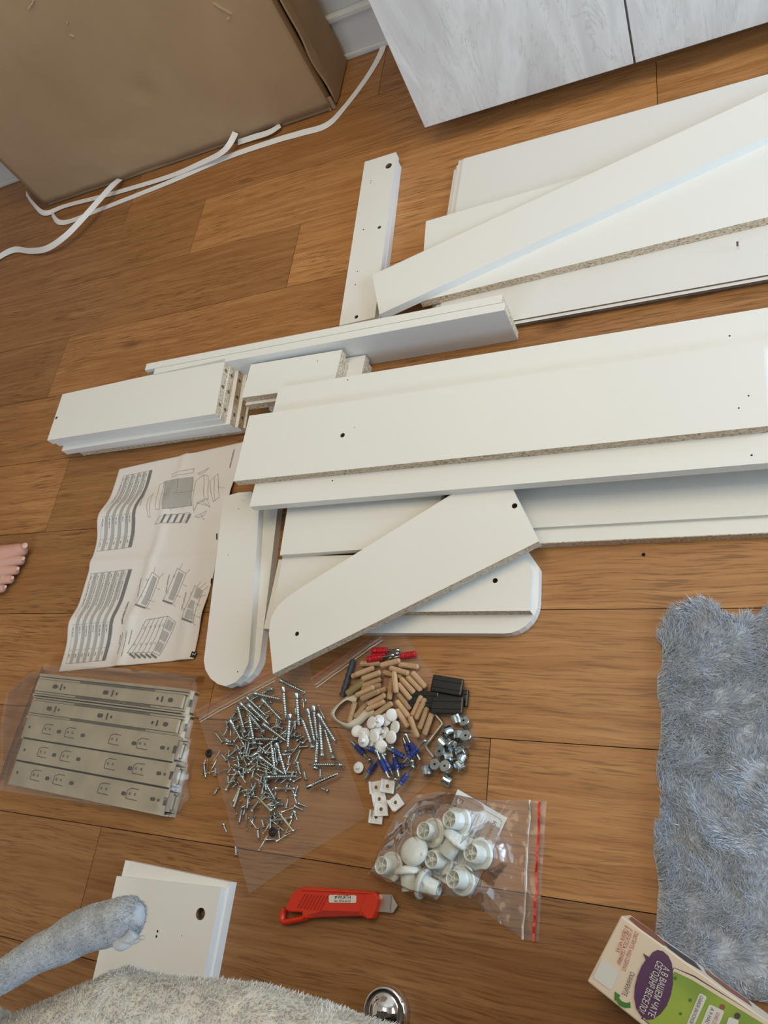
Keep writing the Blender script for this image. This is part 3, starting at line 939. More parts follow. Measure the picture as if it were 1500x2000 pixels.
# cut the sheet's hidden right side back so that it only slides a little under the boards
pc[2] = Vector((-0.853, 0.6695))
sheet = empty('instruction_sheet', (-1.0, 0.43, 0))
tag(sheet, 'creased white assembly instruction sheet with tables and furniture drawings', 'paper')
SL = sheet.location
nu, nv = 110, 150
v, f = [], []
for j in range(nv + 1):
    for i in range(nu + 1):
        a = pc[0].lerp(pc[1], i / nu); b = pc[3].lerp(pc[2], i / nu); q = a.lerp(b, j / nv)
        v.append((q.x - SL.x, q.y - SL.y, paper_h(q.x, q.y)))
for j in range(nv):
    for i in range(nu):
        a = j * (nu + 1) + i; f.append((a, a + 1, a + nu + 2, a + nu + 1))
po = mesh_obj('page', new_mesh('page', v, f, MAT['paper'], True), sheet)
sol = po.modifiers.new('thickness', 'SOLIDIFY'); sol.thickness = 0.0002; sol.offset = -1

def z5(X, Y):
    px, py = 100 + X * 0.30667, 860 + Y * 0.30667
    zz = 0.004
    for _ in range(4):
        q = P(px, py, zz); zz = paper_h(q.x, q.y)
    return Vector((q.x, q.y))
class Print:
    def __init__(s): s.v, s.f = [], []
    def quad(s, a, b, c, d, n=8, m=2):
        o = len(s.v)
        for j in range(m + 1):
            for i in range(n + 1):
                q = a.lerp(b, i / n).lerp(d.lerp(c, i / n), j / m)
                s.v.append((q.x - SL.x, q.y - SL.y, paper_h(q.x, q.y) + 0.0006))
        for j in range(m):
            for i in range(n):
                k = o + j * (n + 1) + i; s.f.append((k, k + 1, k + n + 2, k + n + 1))
    def line(s, a, b, w=0.0006, n=6):
        d = (b - a)
        if d.length < 1e-6: return
        e = Vector((-d.y, d.x)).normalized() * (w / 2)
        s.quad(a - e, b - e, b + e, a + e, n, 1)
    def poly(s, pts, w=0.0006, closed=True):
        for i in range(len(pts) - (0 if closed else 1)): s.line(pts[i], pts[(i + 1) % len(pts)], w)
    def text(s, t, o, right, h, width=None):
        vv, ff, w = text_2d(t)
        up = Vector((-right.y, right.x)); sx = (width / w) if width else h / 0.72; sy = h / 0.72
        b = len(s.v)
        for x, y in vv:
            q = o + right * (x * sx) + up * (y * sy)
            s.v.append((q.x - SL.x, q.y - SL.y, paper_h(q.x, q.y) + 0.0008))
        s.f += [tuple(b + i for i in g) for g in ff]
    def done(s, name, mt):
        # all faces should look up
        me = new_mesh(name, s.v, s.f, MAT[mt])
        o = mesh_obj(name, me, sheet); o['kind'] = 'stuff'
        return o
DN = Vector((0.03, -1.0)).normalized()      # reading direction on the sheet
def table(tl_, tr_, br_, bl_, rows, name):
    g, d, k = Print(), Print(), Print()
    tl_, tr_, br_, bl_ = [z5(*q) for q in (tl_, tr_, br_, bl_)]
    # columns of the picture are the table's rows; they run along DN
    for r in range(rows):
        a0, a1 = r / rows, (r + 0.92) / rows
        A, B = tl_.lerp(tr_, a0), tl_.lerp(tr_, a1); Cc, D = bl_.lerp(br_, a1), bl_.lerp(br_, a0)
        if r == rows - 1: k.quad(A, D, Cc, B, 26, 1)
        elif r % 2 == 1: g.quad(A, D, Cc, B, 26, 1)
        mid0, mid1 = tl_.lerp(tr_, a0 + 0.35 / rows), bl_.lerp(br_, a0 + 0.35 / rows)
        rr = random.Random(r * 7 + rows)
        if r < rows - 1:
            for (s0, s1) in ((0.03, 0.08), (0.12, 0.12 + rr.uniform(.2, .34)), (0.62, 0.62 + rr.uniform(.06, .12)), (0.9, 0.94)):
                q = s0
                while q < s1:       # words of a table line
                    e = min(q + rr.uniform(.02, .05), s1)
                    d.line(mid0.lerp(mid1, q), mid0.lerp(mid1, e), 0.0016, 3); q = e + 0.008
    for fr in (0.10, 0.60, 0.86): d.line(tl_.lerp(bl_, fr), tr_.lerp(br_, fr), 0.0004, 10)
    d.poly([tl_, tr_, br_, bl_], 0.0005)
    g.done(name, 'print_grey'); d.done('table_lettering', 'print_midgrey'); k.done('table_header', 'print_darkgrey')
table((462, 228), (645, 190), (512, 680), (292, 708), 10, 'table_stripes')
table((255, 850), (515, 822), (345, 1402), (95, 1424), 12, 'table_stripes')
ln = Print(); fl = Print(); dk = Print(); bk = Print()
Zp = lambda *q: [z5(a, b) for a, b in q]
# upper page: back panel sheet and loose boards
fl.quad(*Zp((725, 262), (905, 234), (898, 415), (708, 436)), 12, 12)
dk.line(*Zp((806, 248), (800, 425)), 0.0009); dk.line(*Zp((716, 347), (903, 322)), 0.0007)
dk.poly(Zp((725, 262), (905, 234), (898, 415), (708, 436)), 0.0006)
ln.poly(Zp((920, 260), (968, 222), (1000, 226), (1002, 372), (930, 405), (910, 452)), 0.0007); ln.line(*Zp((972, 224), (975, 372)), 0.0007)
ln.poly(Zp((1010, 260), (1062, 212), (1072, 360), (1035, 392)), 0.0006); ln.line(*Zp((1040, 235), (1045, 385)), 0.0006)
ln.poly(Zp((770, 215), (912, 180), (905, 205), (770, 235)), 0.0005)
ln.poly(Zp((690, 285), (720, 268), (690, 440), (665, 440)), 0.0006); ln.poly(Zp((618, 372), (650, 340), (632, 490), (618, 488)), 0.0006)
ln.poly(Zp((935, 212), (1005, 176), (985, 196), (950, 218)), 0.0006); ln.poly(Zp((925, 398), (990, 368), (1012, 420), (950, 405)), 0.0005); ln.poly(Zp((915, 488), (990, 450), (975, 478), (940, 492)), 0.0005)
for i in range(5):
    x0 = 692 + i * 40
    dk.quad(*Zp((x0, 528), (x0 + 14, 526), (x0 + 42, 468), (x0 + 28, 470)), 4, 1)
ln.poly(Zp((660, 535), (845, 520), (885, 460), (690, 482)), 0.0006)
# lower page: three drawers and the chest
def drawer(a, b, c, d, inner):
    ln.poly(Zp(a, b, c, d), 0.0007); fl.quad(*Zp(*inner), 6, 10); dk.poly(Zp(*inner), 0.0005)
drawer((645, 840), (690, 875), (605, 1070), (538, 1048), ((650, 865), (672, 880), (605, 1050), (575, 1040)))
drawer((805, 815), (860, 850), (775, 1042), (712, 1020), ((812, 838), (842, 855), (775, 1018), (748, 1008)))
ln.poly(Zp((915, 925), (965, 960), (905, 1160), (832, 1135)), 0.0007)
for q in (((925, 940), (958, 960), (938, 1010), (905, 1000)), ((893, 1015), (915, 1025), (908, 1080), (868, 1065)), ((868, 1075), (910, 1085), (900, 1145), (850, 1130))): fl.quad(*Zp(*q), 4, 4)
for a, b in (((535, 1045), (600, 1068)), ((712, 1020), (772, 1042)), ((832, 1135), (898, 1160))): dk.line(*Zp(a, b), 0.0032)
ln.poly(Zp((605, 1145), (745, 1120), (648, 1350), (485, 1355)), 0.0008)
for i in range(1, 5):
    t = i / 5; a, b = Vector((605, 1145)).lerp(Vector((745, 1120)), t), Vector((485, 1355)).lerp(Vector((648, 1350)), t)
    ln.line(z5(*a), z5(*b), 0.0007)
ln.poly(Zp((745, 1120), (795, 1160), (690, 1372), (648, 1350)), 0.0007)
for i in range(3):
    t0, t1 = i / 3 + .02, (i + 1) / 3 - .04
    A, B = Vector((748, 1132)), Vector((655, 1345)); C2, D2 = Vector((788, 1162)), Vector((692, 1362))
    for s0, s1 in ((0.05, 0.45), (0.55, 0.95)):
        q = [A.lerp(B, t0).lerp(C2.lerp(D2, t0), s0), A.lerp(B, t0).lerp(C2.lerp(D2, t0), s1), A.lerp(B, t1).lerp(C2.lerp(D2, t1), s1), A.lerp(B, t1).lerp(C2.lerp(D2, t1), s0)]
        fl.quad(*[z5(*a) for a in q], 3, 3)
for i in range(5): dk.line(z5(500 + i * 34, 1360), z5(535 + i * 34, 1386), 0.0036)
for a in ((595, 1195), (633, 1190), (662, 1185), (690, 1182), (715, 1178), (532, 1300), (572, 1298), (605, 1296), (636, 1294), (662, 1292), (612, 890), (575, 993), (783, 866), (742, 970), (893, 975), (845, 1075)):
    c = z5(*a); ln.poly([c + Vector((math.cos(t), math.sin(t))) * 0.0022 for t in np.linspace(0, 2 * math.pi, 7)[:-1]], 0.0005)
for a, b in (((690, 875), (715, 850)), ((668, 938), (692, 952)), ((605, 1010), (655, 1030)), ((600, 1068), (630, 1075)), ((858, 850), (882, 825)), ((836, 915), (860, 928)), ((780, 980), (825, 1000)), ((770, 1042), (790, 1058)), ((815, 822), (835, 790)), ((655, 845), (660, 815)), ((930, 930), (950, 908)), ((945, 945), (978, 915)), ((965, 960), (995, 935)), ((940, 1000), (978, 985)), ((918, 1040), (945, 1055)), ((890, 1105), (942, 1128)), ((898, 1155), (915, 1175)), ((1060, 295), (1095, 305)), ((960, 385), (1010, 425)), ((955, 470), (970, 505)), ((860, 470), (888, 495)), ((905, 190), (915, 175))):
    ln.line(*Zp(a, b), 0.0005)
for t_, a in (('1.2', (835, 780)), ('1.2', (660, 805)), ('12', (880, 820)), ('12', (710, 846)), ('10', (690, 944)), ('14', (860, 922)), ('10', (655, 1022)), ('14', (822, 990)), ('1.1', (790, 1046)), ('1.1', (630, 1068)), ('13', (950, 900)), ('15', (978, 905)), ('13', (995, 926)), ('14', (980, 980)), ('16', (948, 1048)), ('10', (942, 1120)), ('1.1', (915, 1168)), ('20', (758, 438)), ('20', (835, 430)), ('6', (1100, 302)), ('5', (1012, 428)), ('8', (972, 500))):
    ln.text(t_, z5(*a), DN, 0.0022)
bk.text('Комплектация', z5(1162, 60), (z5(1130, 190) - z5(1162, 60)).normalized(), 0.0042, 0.040)
bk.text('Комод пеленальный', z5(487, 1030), (z5(448, 1172) - z5(487, 1030)).normalized(), 0.0052, (z5(448, 1172) - z5(487, 1030)).length)
bk.text('Спецификация', z5(592, 345), (z5(562, 445) - z5(592, 345)).normalized(), 0.0028, 0.030)
for t_, a, b in (('Передний ящик', (572, 880), (548, 1000)), ('Средний ящик', (750, 855), (728, 972)), ('Верхний ящик', (856, 970), (828, 1080)),
                 ('1. На нижнюю крышку установить', (512, 1205), (490, 1300)), ('2. Прикрутить опоры и стенки', (478, 1212), (445, 1375)), ('винтами к боковинам', (455, 1225), (420, 1360)), ('ВНИМАНИЕ', (440, 1240), (430, 1300))):
    A, B = z5(*a), z5(*b); bk.text(t_, A, (B - A).normalized(), 0.0028, (B - A).length)
bk.quad(*Zp((898, 1344), (930, 1350), (914, 1386), (884, 1380)), 4, 4)
bk.quad(*Zp((1052, 594), (1060, 594), (1060, 632), (1052, 632)), 2, 3); bk.quad(*Zp((1018, 880), (1026, 880), (1024, 912), (1016, 912)), 2, 3)
ln.done('line_drawings', 'print_midgrey'); fl.done('drawing_fill', 'print_grey'); dk.done('drawing_shading', 'print_darkgrey'); bk.done('lettering', 'print_black')
wn_ = Print(); o2 = z5(902, 1350)
vv, ff, w = text_2d('2')
for x, y in vv:
    q = z5(890, 1352) + Vector((0.004, 0)) + DN * (x * 0.009) + Vector((-DN.y, DN.x)) * (y * 0.009)
    wn_.v.append((q.x - SL.x, q.y - SL.y, paper_h(q.x, q.y) + 0.0012))
wn_.f = list(ff); wn_.done('page_number', 'paper')

# ================================================================== wrapped pack of drawer slides
RA = math.atan2(0.183 - 0.2, -0.818 + 1.198)
RL, RWd, RT = 0.352, 0.041, 0.0128
def rail_profile(kind):
    """cross-section boxes (y0, y1, z0, z1)"""
    if kind == 'narrow':
        return [(-.0205, .0205, 0, .004), (-.0205, -.016, .004, .0115), (.016, .0205, .004, .0115), (-.0145, -.0115, .004, .0095), (.0115, .0145, .004, .0095), (-.0105, .0105, .006, .0122)]
    return [(-.0205, .0205, .0105, .0125), (-.0205, -.0185, .0, .0105), (.0185, .0205, .0, .0105), (-.014, .014, 0, .0095)]
def make_rail(kind, label, group):
    o = empty('drawer_slide', (0, 0, 0)); tag(o, label, 'drawer slide', group)
    bm = bmesh.new()
    for b in rail_profile(kind): 
        sh = 0.0 if b[2] < 0.006 or kind != 'narrow' else 0.002
        box_bm(bm, -RL / 2 + sh, RL / 2 - sh * 3, b[0], b[1], b[2], b[3], 0)
    mesh_obj('rail_body', bm_mesh('rail_body', bm, MAT['rail_steel']), o)
    if kind == 'narrow':
        for yy in (-.0153, .0153, -.0110, .0110):
            box('channel', -RL / 2 + .004, RL / 2 - .004, yy - .0007, yy + .0007, .0042, .0088, MAT['rail_shadow'], o)
        bm = bmesh.new()
        for yy in (-.0130, .0130):
            box_bm(bm, -RL * .2, RL * .3, yy - .0012, yy + .0012, .0094, .0102)
        mesh_obj('ball_cage', bm_mesh('ball_cage', bm, MAT['rail_dark_steel']), o)
        slots = [(-.125, .0065, .0035), (-.110, .0018, .0060), (-.101, .0025, .0025), (.0, .0065, .0035), (.016, .0018, .0060), (.026, .0025, .0025), (.118, .0025, .003), (.128, .0020, .005), (.146, .0055, .0035)]
        zt_ = .0122
    else:
        slots = [(-.088, .0050, .0030), (-.030, .0050, .0030), (.087, .0050, .0030), (.148, .0050, .0028), (.160, .0022, .0022), (-.163, .0026, .0024)]
        zt_ = .0125
        # punched hook tabs
        for xx in (-.128, -.072, .032, .094):
            pts = []
            path = [(.022, .0095), (.006, .0095), (.0, .006), (-.0005, -.004), (.001, -.0065), (.024, -.0070)]
            bm = bmesh.new()
            for (a, b) in zip(path[:-1], path[1:]):
                d = (Vector(b) - Vector(a)); e = Vector((-d.y, d.x)).normalized() * 0.0006
                q = [Vector(a) - e, Vector(b) - e, Vector(b) + e, Vector(a) + e]
                lo = [bm.verts.new((xx + p.x, p.y, zt_ - .0003)) for p in q]; hi = [bm.verts.new((xx + p.x, p.y, zt_ + .00025)) for p in q]
                bm.faces.new(hi)
                for i in range(4): bm.faces.new((lo[i], lo[(i + 1) % 4], hi[(i + 1) % 4], hi[i]))
            h = mesh_obj('hook_tab', bm_mesh('hook_tab', bm, MAT['rail_shadow']), o)
            for k in (.006, .017):
                mesh_obj('tab_hole', lathe('tab_hole', [(0, 0), (.0022, 0), (.0022, .0003), (0, .0003)], MAT['rail_dark_steel'], 10), h, (xx + k, .0015, zt_ + .0001))
        box('end_notch', RL / 2 - .006, RL / 2 + .0005, -.006, .006, .0120, zt_ + .0003, MAT['rail_shadow'], o)
    for (sx, hw, hh) in slots:
        pts = round_poly([(-hw, -hh), (hw, -hh), (hw, hh), (-hw, hh)], min(hw, hh) * 0.9, 4)
        vv = [(sx + a, b, zt_ + .0002) for a, b in pts]
        mesh_obj('slot', new_mesh('slot', vv, [tuple(range(len(vv)))], MAT['rail_shadow']), o)
    return o
ca, sa = math.cos(RA), math.sin(RA)
r_tl = P(60, 1330, .027); r_bl = P(18, 1530, .027)
rail_labels = ['narrow-faced steel drawer slide nearest the instruction sheet in the wrapped pack', 'second narrow-faced steel drawer slide in the wrapped pack',
               'middle steel drawer slide with hook tabs in the wrapped pack', 'fourth steel drawer slide with hook tabs in the wrapped pack', 'steel drawer slide with hook tabs on the outer edge of the wrapped pack']
row0 = [P(64, 1336, .027), P(52, 1378, .027), P(42, 1418, .027), P(32, 1462, .027), P(18, 1506, .027)]
rail_pts = []
for i, q in enumerate(row0):
    for lay in (0, 1):
        kind = 'narrow' if (i < 2) == (lay == 1) else 'wide'
        lb = rail_labels[i] if lay else 'steel drawer slide in the lower layer of the wrapped pack'
        o = make_rail(kind, lb, 'drawer slides in the wrapped pack' if lay else 'lower layer of drawer slides')
        x = q.x + ca * RL / 2 + 0.006; y = q.y + sa * RL / 2 - 0.000
        if i == 0: y -= 0.000
        o.location = (x + (0.004 if not lay else 0), y, 0.0128 * lay)
        o.rotation_euler = (0, 0, RA)
        if lay: rail_pts.append((x, y))

# ---- thin plastic films
def film_poly(outline, hfun, rings=26, seg=140, center=None):
    per = []
    m_ = len(outline)
    lens = [(Vector(outline[(i + 1) % m_]) - Vector(outline[i])).length for i in range(m_)]
    tot = sum(lens)
    for i in range(m_):
        n_ = max(1, int(round(seg * lens[i] / tot)))
        for k in range(n_): per.append(Vector(outline[i]).lerp(Vector(outline[(i + 1) % m_]), k / n_))
    c = Vector(center) if center else sum(per, Vector((0, 0))) / len(per)
    v = [(c.x, c.y, hfun(c.x, c.y, 0))]; f = []
    n_ = len(per)
    for r in range(1, rings + 1):
        t = r / rings
        for p in per:
            q = c.lerp(p, t); v.append((q.x, q.y, hfun(q.x, q.y, t)))
    for k in range(n_): f.append((0, 1 + k, 1 + (k + 1) % n_))
    for r in range(rings - 1):
        a, b = 1 + r * n_, 1 + (r + 1) * n_
        for k in range(n_): f.append((a + k, b + k, b + (k + 1) % n_, a + (k + 1) % n_))
    return v, f
def ridged(x, y, s, seed):
    return 1 - abs(noise.noise(Vector((x * s, y * s, seed)))) * 2
def film_obj(name, outline, hfun, mt, parent, loc, rings=26, seg=140, center=None):
    v, f = film_poly(outline, hfun, rings, seg, center)
    return mesh_obj(name, new_mesh(name, [(a - loc[0], b - loc[1], c - loc[2]) for a, b, c in v], f, MAT[mt], True), parent)

# wrap round the slides
wx = sum(p[0] for p in rail_pts) / 5; wy = sum(p[1] for p in rail_pts) / 5
wrap = empty('plastic_wrap', (wx, wy, 0)); tag(wrap, 'clear crinkled plastic wrap around the pack of steel drawer slides', 'plastic wrap')
def to_rail(x, y):
    dx, dy = x - wx, y - wy
    a = dx * ca + dy * sa; b = -dx * sa + dy * ca
    return a, b
def slope_off(b):
    return -0.0
def wrap_h(x, y, t):
    a, b = to_rail(x, y)
    # pack is a slightly sheared parallelogram
    a2 = a + b * (-0.045)
    ex = max(0, abs(a2) - 0.186); ey = max(0, abs(b) - 0.108)
    d = math.hypot(ex, ey)
    k = max(0.0, 1 - d / 0.022)
    k = k * k * (3 - 2 * k)
    h = 0.0275 * k
    wr = 0.0012 * ridged(x * 0.7 + y * .3, y, 26, 3.3) + 0.0008 * noise.noise(Vector((x * 70, y * 50, 8)))
    if d > 0.001: wr = wr * 1.5 + 0.006 * max(0, ridged(x, y, 30, 1.7)) * min(1, d / 0.02)
    if a2 > 0.172: wr += 0.006 * max(0, ridged(x, y, 45, 6.1))
    return max(0.0015, h + wr * (0.5 if d < .001 and a2 < .172 else 1))
ow = [P2(55, 1312, .01), P2(12, 1352, .004), P2(2, 1420, .004), P2(0, 1510, .004), P2(18, 1546, .003), P2(190, 1572, .003), P2(330, 1590, .003), P2(356, 1584, .003), P2(374, 1560, .003), P2(372, 1530, .003), P2(388, 1430, .004), P2(405, 1350, .004), P2(398, 1318, .006), P2(240, 1306, .008), P2(110, 1302, .008)]
film_obj('wrap_sheet', ow, wrap_h, 'clear_wrap', wrap, wrap.location, 46, 200)

# bag 1: flat open zip bag under the screws
def zb1(X, Y, z=0.002): return P2(370 + X / 4.054, 1280 + Y / 4.054, z)
bag1_out = [zb1(50, 435), zb1(360, 262), zb1(640, 112), zb1(800, 60), zb1(950, 55), zb1(1000, 270), zb1(1130, 520), zb1(1260, 860), zb1(1405, 1280), zb1(900, 1590), zb1(475, 1890), zb1(380, 1560), zb1(210, 900)]
def bag1_h(x, y, t):
    e = min(1, (1 - t) * 6)
    return 0.0012 + 0.0016 * (0.5 + 0.5 * noise.noise(Vector((x * 25, y * 25, 2)))) + 0.0022 * max(0, ridged(x, y, 22, 4.4) - .45) * e + 0.0012 * (1 - e) * (0.5 + noise.noise(Vector((x * 60, y * 60, 1))))
bc = zb1(700, 800)
bag1 = empty('zip_bag', (bc[0], bc[1], 0)); tag(bag1, 'flat clear zip bag with the heap of screws on it', 'plastic bag')
film_obj('bag_film', bag1_out, bag1_h, 'clear_film', bag1, bag1.location, 34, 170, bc)
def strip(bag, A, B, w, mt, name, hf, wig=0.0, n=40, lift=0.0006):
    A, B = Vector(A), Vector(B); d = (B - A); e = Vector((-d.y, d.x)).normalized()
    v, f = [], []
    l = bag.location
    for i in range(n + 1):
        q = A.lerp(B, i / n) + e * wig * noise.noise(Vector((i * 0.21, 3.3, 1.1)))
        for s in (-1, 1):
            p = q + e * (s * w / 2); v.append((p.x - l.x, p.y - l.y, hf(p.x, p.y, .8) + lift))
    for i in range(n): f.append((2 * i, 2 * i + 1, 2 * i + 3, 2 * i + 2))
    return mesh_obj(name, new_mesh(name, v, f, MAT[mt]), bag)
strip(bag1, zb1(62, 452), zb1(690, 112), 0.003, 'zip_red_film', 'red_zip_line', bag1_h, 0.001)
strip(bag1, zb1(78, 505), zb1(690, 172), 0.0028, 'zip_strip_film', 'zip_ridge', bag1_h, 0.0008)
strip(bag1, zb1(86, 525), zb1(680, 200), 0.0012, 'zip_white', 'zip_ridge', bag1_h, 0.0008)

# bag 2
def zb2(X, Y, z=0.002): return P2(620 + X / 4.412, 1230 + Y / 4.412, z)
bag2_out = [zb2(-60, 420), zb2(260, 215), zb2(560, 45), zb2(640, 40), zb2(760, 45), zb2(900, 250), zb2(1060, 460), zb2(1240, 700), zb2(1405, 940), zb2(1050, 1245), zb2(700, 1560), zb2(560, 1560), zb2(330, 1100), zb2(110, 740)]
def bag2_h(x, y, t):
    e = min(1, (1 - t) * 6)
    return 0.0032 + 0.0018 * (0.5 + 0.5 * noise.noise(Vector((x * 28, y * 28, 5)))) + 0.0026 * max(0, ridged(x, y, 24, 7.4) - .4) * e + 0.0012 * (1 - e) * (0.5 + noise.noise(Vector((x * 60, y * 60, 3))))
bc = zb2(650, 750)
bag2 = empty('zip_bag', (bc[0], bc[1], 0)); tag(bag2, 'flat clear zip bag carrying the wooden dowels and white caps', 'plastic bag')
film_obj('bag_film', bag2_out, bag2_h, 'clear_film', bag2, bag2.location, 34, 170, bc)
strip(bag2, zb2(-40, 425), zb2(480, 62), 0.0032, 'zip_red_film', 'red_zip_line', bag2_h, 0.0012)
strip(bag2, zb2(-15, 478), zb2(560, 70), 0.0028, 'zip_strip_film', 'zip_ridge', bag2_h, 0.001)
strip(bag2, zb2(-5, 500), zb2(570, 92), 0.0012, 'zip_white', 'zip_ridge', bag2_h, 0.001)

# ================================================================== screws
def thread_profile(L_, r, core, pitch, head):
    p = list(head)
    z = head[-1][1]
    while z + pitch < L_ - 3 * r * 0.8:
        p += [(core, z + pitch * .12), (r, z + pitch * .5), (core, z + pitch * .88)]
        z += pitch
    p += [(core, z + pitch * .2), (0, L_)]
    return p
confirmat = lathe('confirmat_screw', thread_profile(0.056, 0.0031, 0.0018, 0.0036, [(0, .001), (.0015, .001), (.0018, 0), (.0040, 0), (.0042, .001), (.0032, .0042), (.0028, .009), (.0020, .0095)]), MAT['zinc'], 9)
machine = lathe('machine_screw', [(0, 0), (.0030, .0004), (.0036, .0022), (.0020, .0026), (.0019, .0026)] + [x for i in range(11) for x in ((.0018, .003 + i * .0026), (.0021, .0043 + i * .0026))] + [(.0018, .0325), (0, .033)], MAT['zinc_yellow'], 8)
small = lathe('small_screw', thread_profile(0.016, 0.0017, 0.0011, 0.0015, [(0, .0003), (.0031, 0), (.0032, .0006), (.0013, .0026)]), MAT['zinc'], 7)
small_long = lathe('long_small_screw', thread_profile(0.025, 0.0018, 0.0012, 0.0016, [(0, .0003), (.0033, 0), (.0034, .0006), (.0013, .0028)]), MAT['zinc'], 7)
nail = lathe('nail', [(0, 0), (.0024, 0), (.0024, .0006), (.0007, .0010), (.0007, .022), (0, .0245)], MAT['zinc_yellow'], 6)
def lay(name, me, a, b, z, label, cat, group, tilt=0.0, roll=0.0, center=False):
    """lay a z-axis shape from head a toward tip b (2D points)"""
    d = (Vector(b) - Vector(a)).normalized()
    t = Vector((d.x * math.cos(tilt), d.y * math.cos(tilt), math.sin(tilt)))
    qn = Vector((0, 0, 1)).rotation_difference(t)
    o = mesh_obj(name, me, None, (a[0], a[1], z))
    e = (qn.to_matrix() @ Matrix.Rotation(roll, 3, 'Z')).to_euler()
    o.rotation_euler = e
    if label: tag(o, label, cat, group)
    return o
rs = random.Random(11)
CONF = [((715,195),(915,295)),((740,250),(762,520)),((845,300),(865,580)),((655,260),(500,345)),((505,300),(735,350)),((450,330),(615,490)),((400,375),(560,525)),((465,390),(625,545)),((575,350),(735,515)),((440,615),(378,395)),((325,515),(405,670)),((515,705),(460,465)),((590,610),(480,480)),((585,545),(740,660)),((795,465),(775,770)),((935,425),(992,690)),((980,400),(1010,640)),((1020,465),(1150,680)),((975,735),(892,495)),((1050,800),(1030,530)),((1138,820),(1060,560)),((995,900),(1008,615)),((1200,865),(1005,865)),((930,1045),(1180,930)),((605,965),(880,955)),((690,695),(757,945)),((680,950),(645,700)),((550,800),(690,900)),((465,660),(670,665)),((500,800),(705,640)),((700,1180),(558,940))]
LC = 'long zinc-plated confirmat screw in the heap on the clear bag'
for i, (a, b) in enumerate(CONF):
    zz = 0.009 + 0.008 * rs.random() + (0.006 if 450 < a[0] < 800 and 450 < a[1] < 800 else 0)
    lay('confirmat_screw', confirmat, zb1(*a, z=zz), zb1(*b, z=zz), zz, LC, 'screw', 'confirmat screws in the heap', rs.uniform(-.06, .02))
MACH = [((650,1235),(430,1010)),((285,1070),(365,930)),((490,1235),(590,1090)),((680,1050),(855,1055)),((720,1260),(830,1405)),((405,1030),(350,1200)),((490,912),(375,880)),((815,1280),(665,1310))]
for a, b in MACH:
    zz = 0.007 + 0.004 * rs.random()
    lay('machine_screw', machine, zb1(*a, z=zz), zb1(*b, z=zz), zz, 'dull yellowish machine screw with round head in the screw heap', 'screw', 'machine screws in the heap', rs.uniform(-.05, .02))
LS = 'small countersunk zinc screw in the heap on the clear bag'
LN = 'thin small nail lying in the screw heap on the clear bag'
poly = [(250,700),(330,480),(420,380),(560,330),(760,380),(900,480),(900,760),(840,1000),(880,1200),(780,1420),(620,1300),(420,1260),(300,1060)]
ph = 0
n_s = 0
while n_s < 235:
    X, Y = rs.uniform(250, 920), rs.uniform(330, 1420)
    if not in_poly(X, Y, poly): continue
    cen = math.exp(-(((X - 560) / 260) ** 2 + ((Y - 780) / 300) ** 2))
    if rs.random() > 0.25 + 0.8 * cen: continue
    n_s += 1
    an = rs.uniform(0, 2 * math.pi); zz = 0.0042 + 0.012 * cen * rs.random()
    me_, nm, lb, gp, ct = (small, 'small_screw', LS, 'small screws in the heap', 'screw') if n_s % 10 < 6 else ((small_long, 'small_screw', LS, 'small screws in the heap', 'screw') if n_s % 10 < 8 else (nail, 'nail', LN, 'nails in the heap', 'nail'))
    a = zb1(X, Y, zz); b = zb1(X + 50 * math.cos(an), Y + 50 * math.sin(an), zz)
    lay(nm, me_, a, b, zz, lb, ct, gp, rs.uniform(-.10, .25))
for a, b, k in (((640,1275),(640,1400),1),((540,1370),(545,1450),0),((705,1375),(712,1445),0),((445,1200),(415,1300),0),((590,1365),(570,1290),0),((470,1290),(520,1355),2),((450,1380),(450,1250),2),((375,1260),(315,1145),2),((550,1540),(628,1410),2),((690,1470),(805,1403),2),((750,1425),(802,1320),2),((660,1315),(755,1395),2),((585,1410),(632,1335),2),((1035,970),(1035,885),0),((1095,1075),(1010,1035),0),((920,985),(905,900),0),((895,300),(905,420),2),((1020,400),(1085,530),2),((850,880),(890,960),0),((825,1105),(850,1180),0),((835,1195),(900,1225),0),((615,1460),(685,1455),0)):
    me_, nm, lb, gp, ct = [(small, 'small_screw', LS, 'small screws in the heap', 'screw'), (small_long, 'small_screw', LS, 'small screws in the heap', 'screw'), (nail, 'nail', LN, 'nails in the heap', 'nail')][k]
    lay(nm, me_, zb1(*a, z=.006), zb1(*b, z=.006), 0.0062, lb, ct, gp)
LO = 'small zinc screw lying on the floor just left of the screw bag'
for a, b, k in (((115,855),(135,1015),1),((205,955),(205,880),0),((230,1045),(190,1110),0),((268,1338),(303,1420),0),((370,1583),(364,1495),0)):
    lay('small_screw', (small, small_long)[k], zb1(*a, z=.003), zb1(*b, z=.003), 0.0034, LO, 'screw', 'stray screws beside the bag')
for a, b in (((145,930),(140,795)),((180,855),(235,765)),((100,945),(120,850)),((155,935),(222,812)),((130,935),(200,915))):
    lay('nail', nail, zb1(*a, z=.003), zb1(*b, z=.003), 0.0026, 'thin nail lying on the floor just left of the screw bag', 'nail', 'stray nails beside the bag')
def torus(name, R_, r_, mt):
    v, f = [], []
    for i in range(16):
        for j in range(8):
            a, b = 2 * math.pi * i / 16, 2 * math.pi * j / 8
            v.append(((R_ + r_ * math.cos(b)) * math.cos(a), (R_ + r_ * math.cos(b)) * math.sin(a), r_ * math.sin(b) + r_))
            f.append((i * 8 + j, ((i + 1) % 16) * 8 + j, ((i + 1) % 16) * 8 + (j + 1) % 8, i * 8 + (j + 1) % 8))
    return new_mesh(name, v, f, MAT[mt], True)
tw = torus('rubber_washer', .0042, .0022, 'rubber_black')
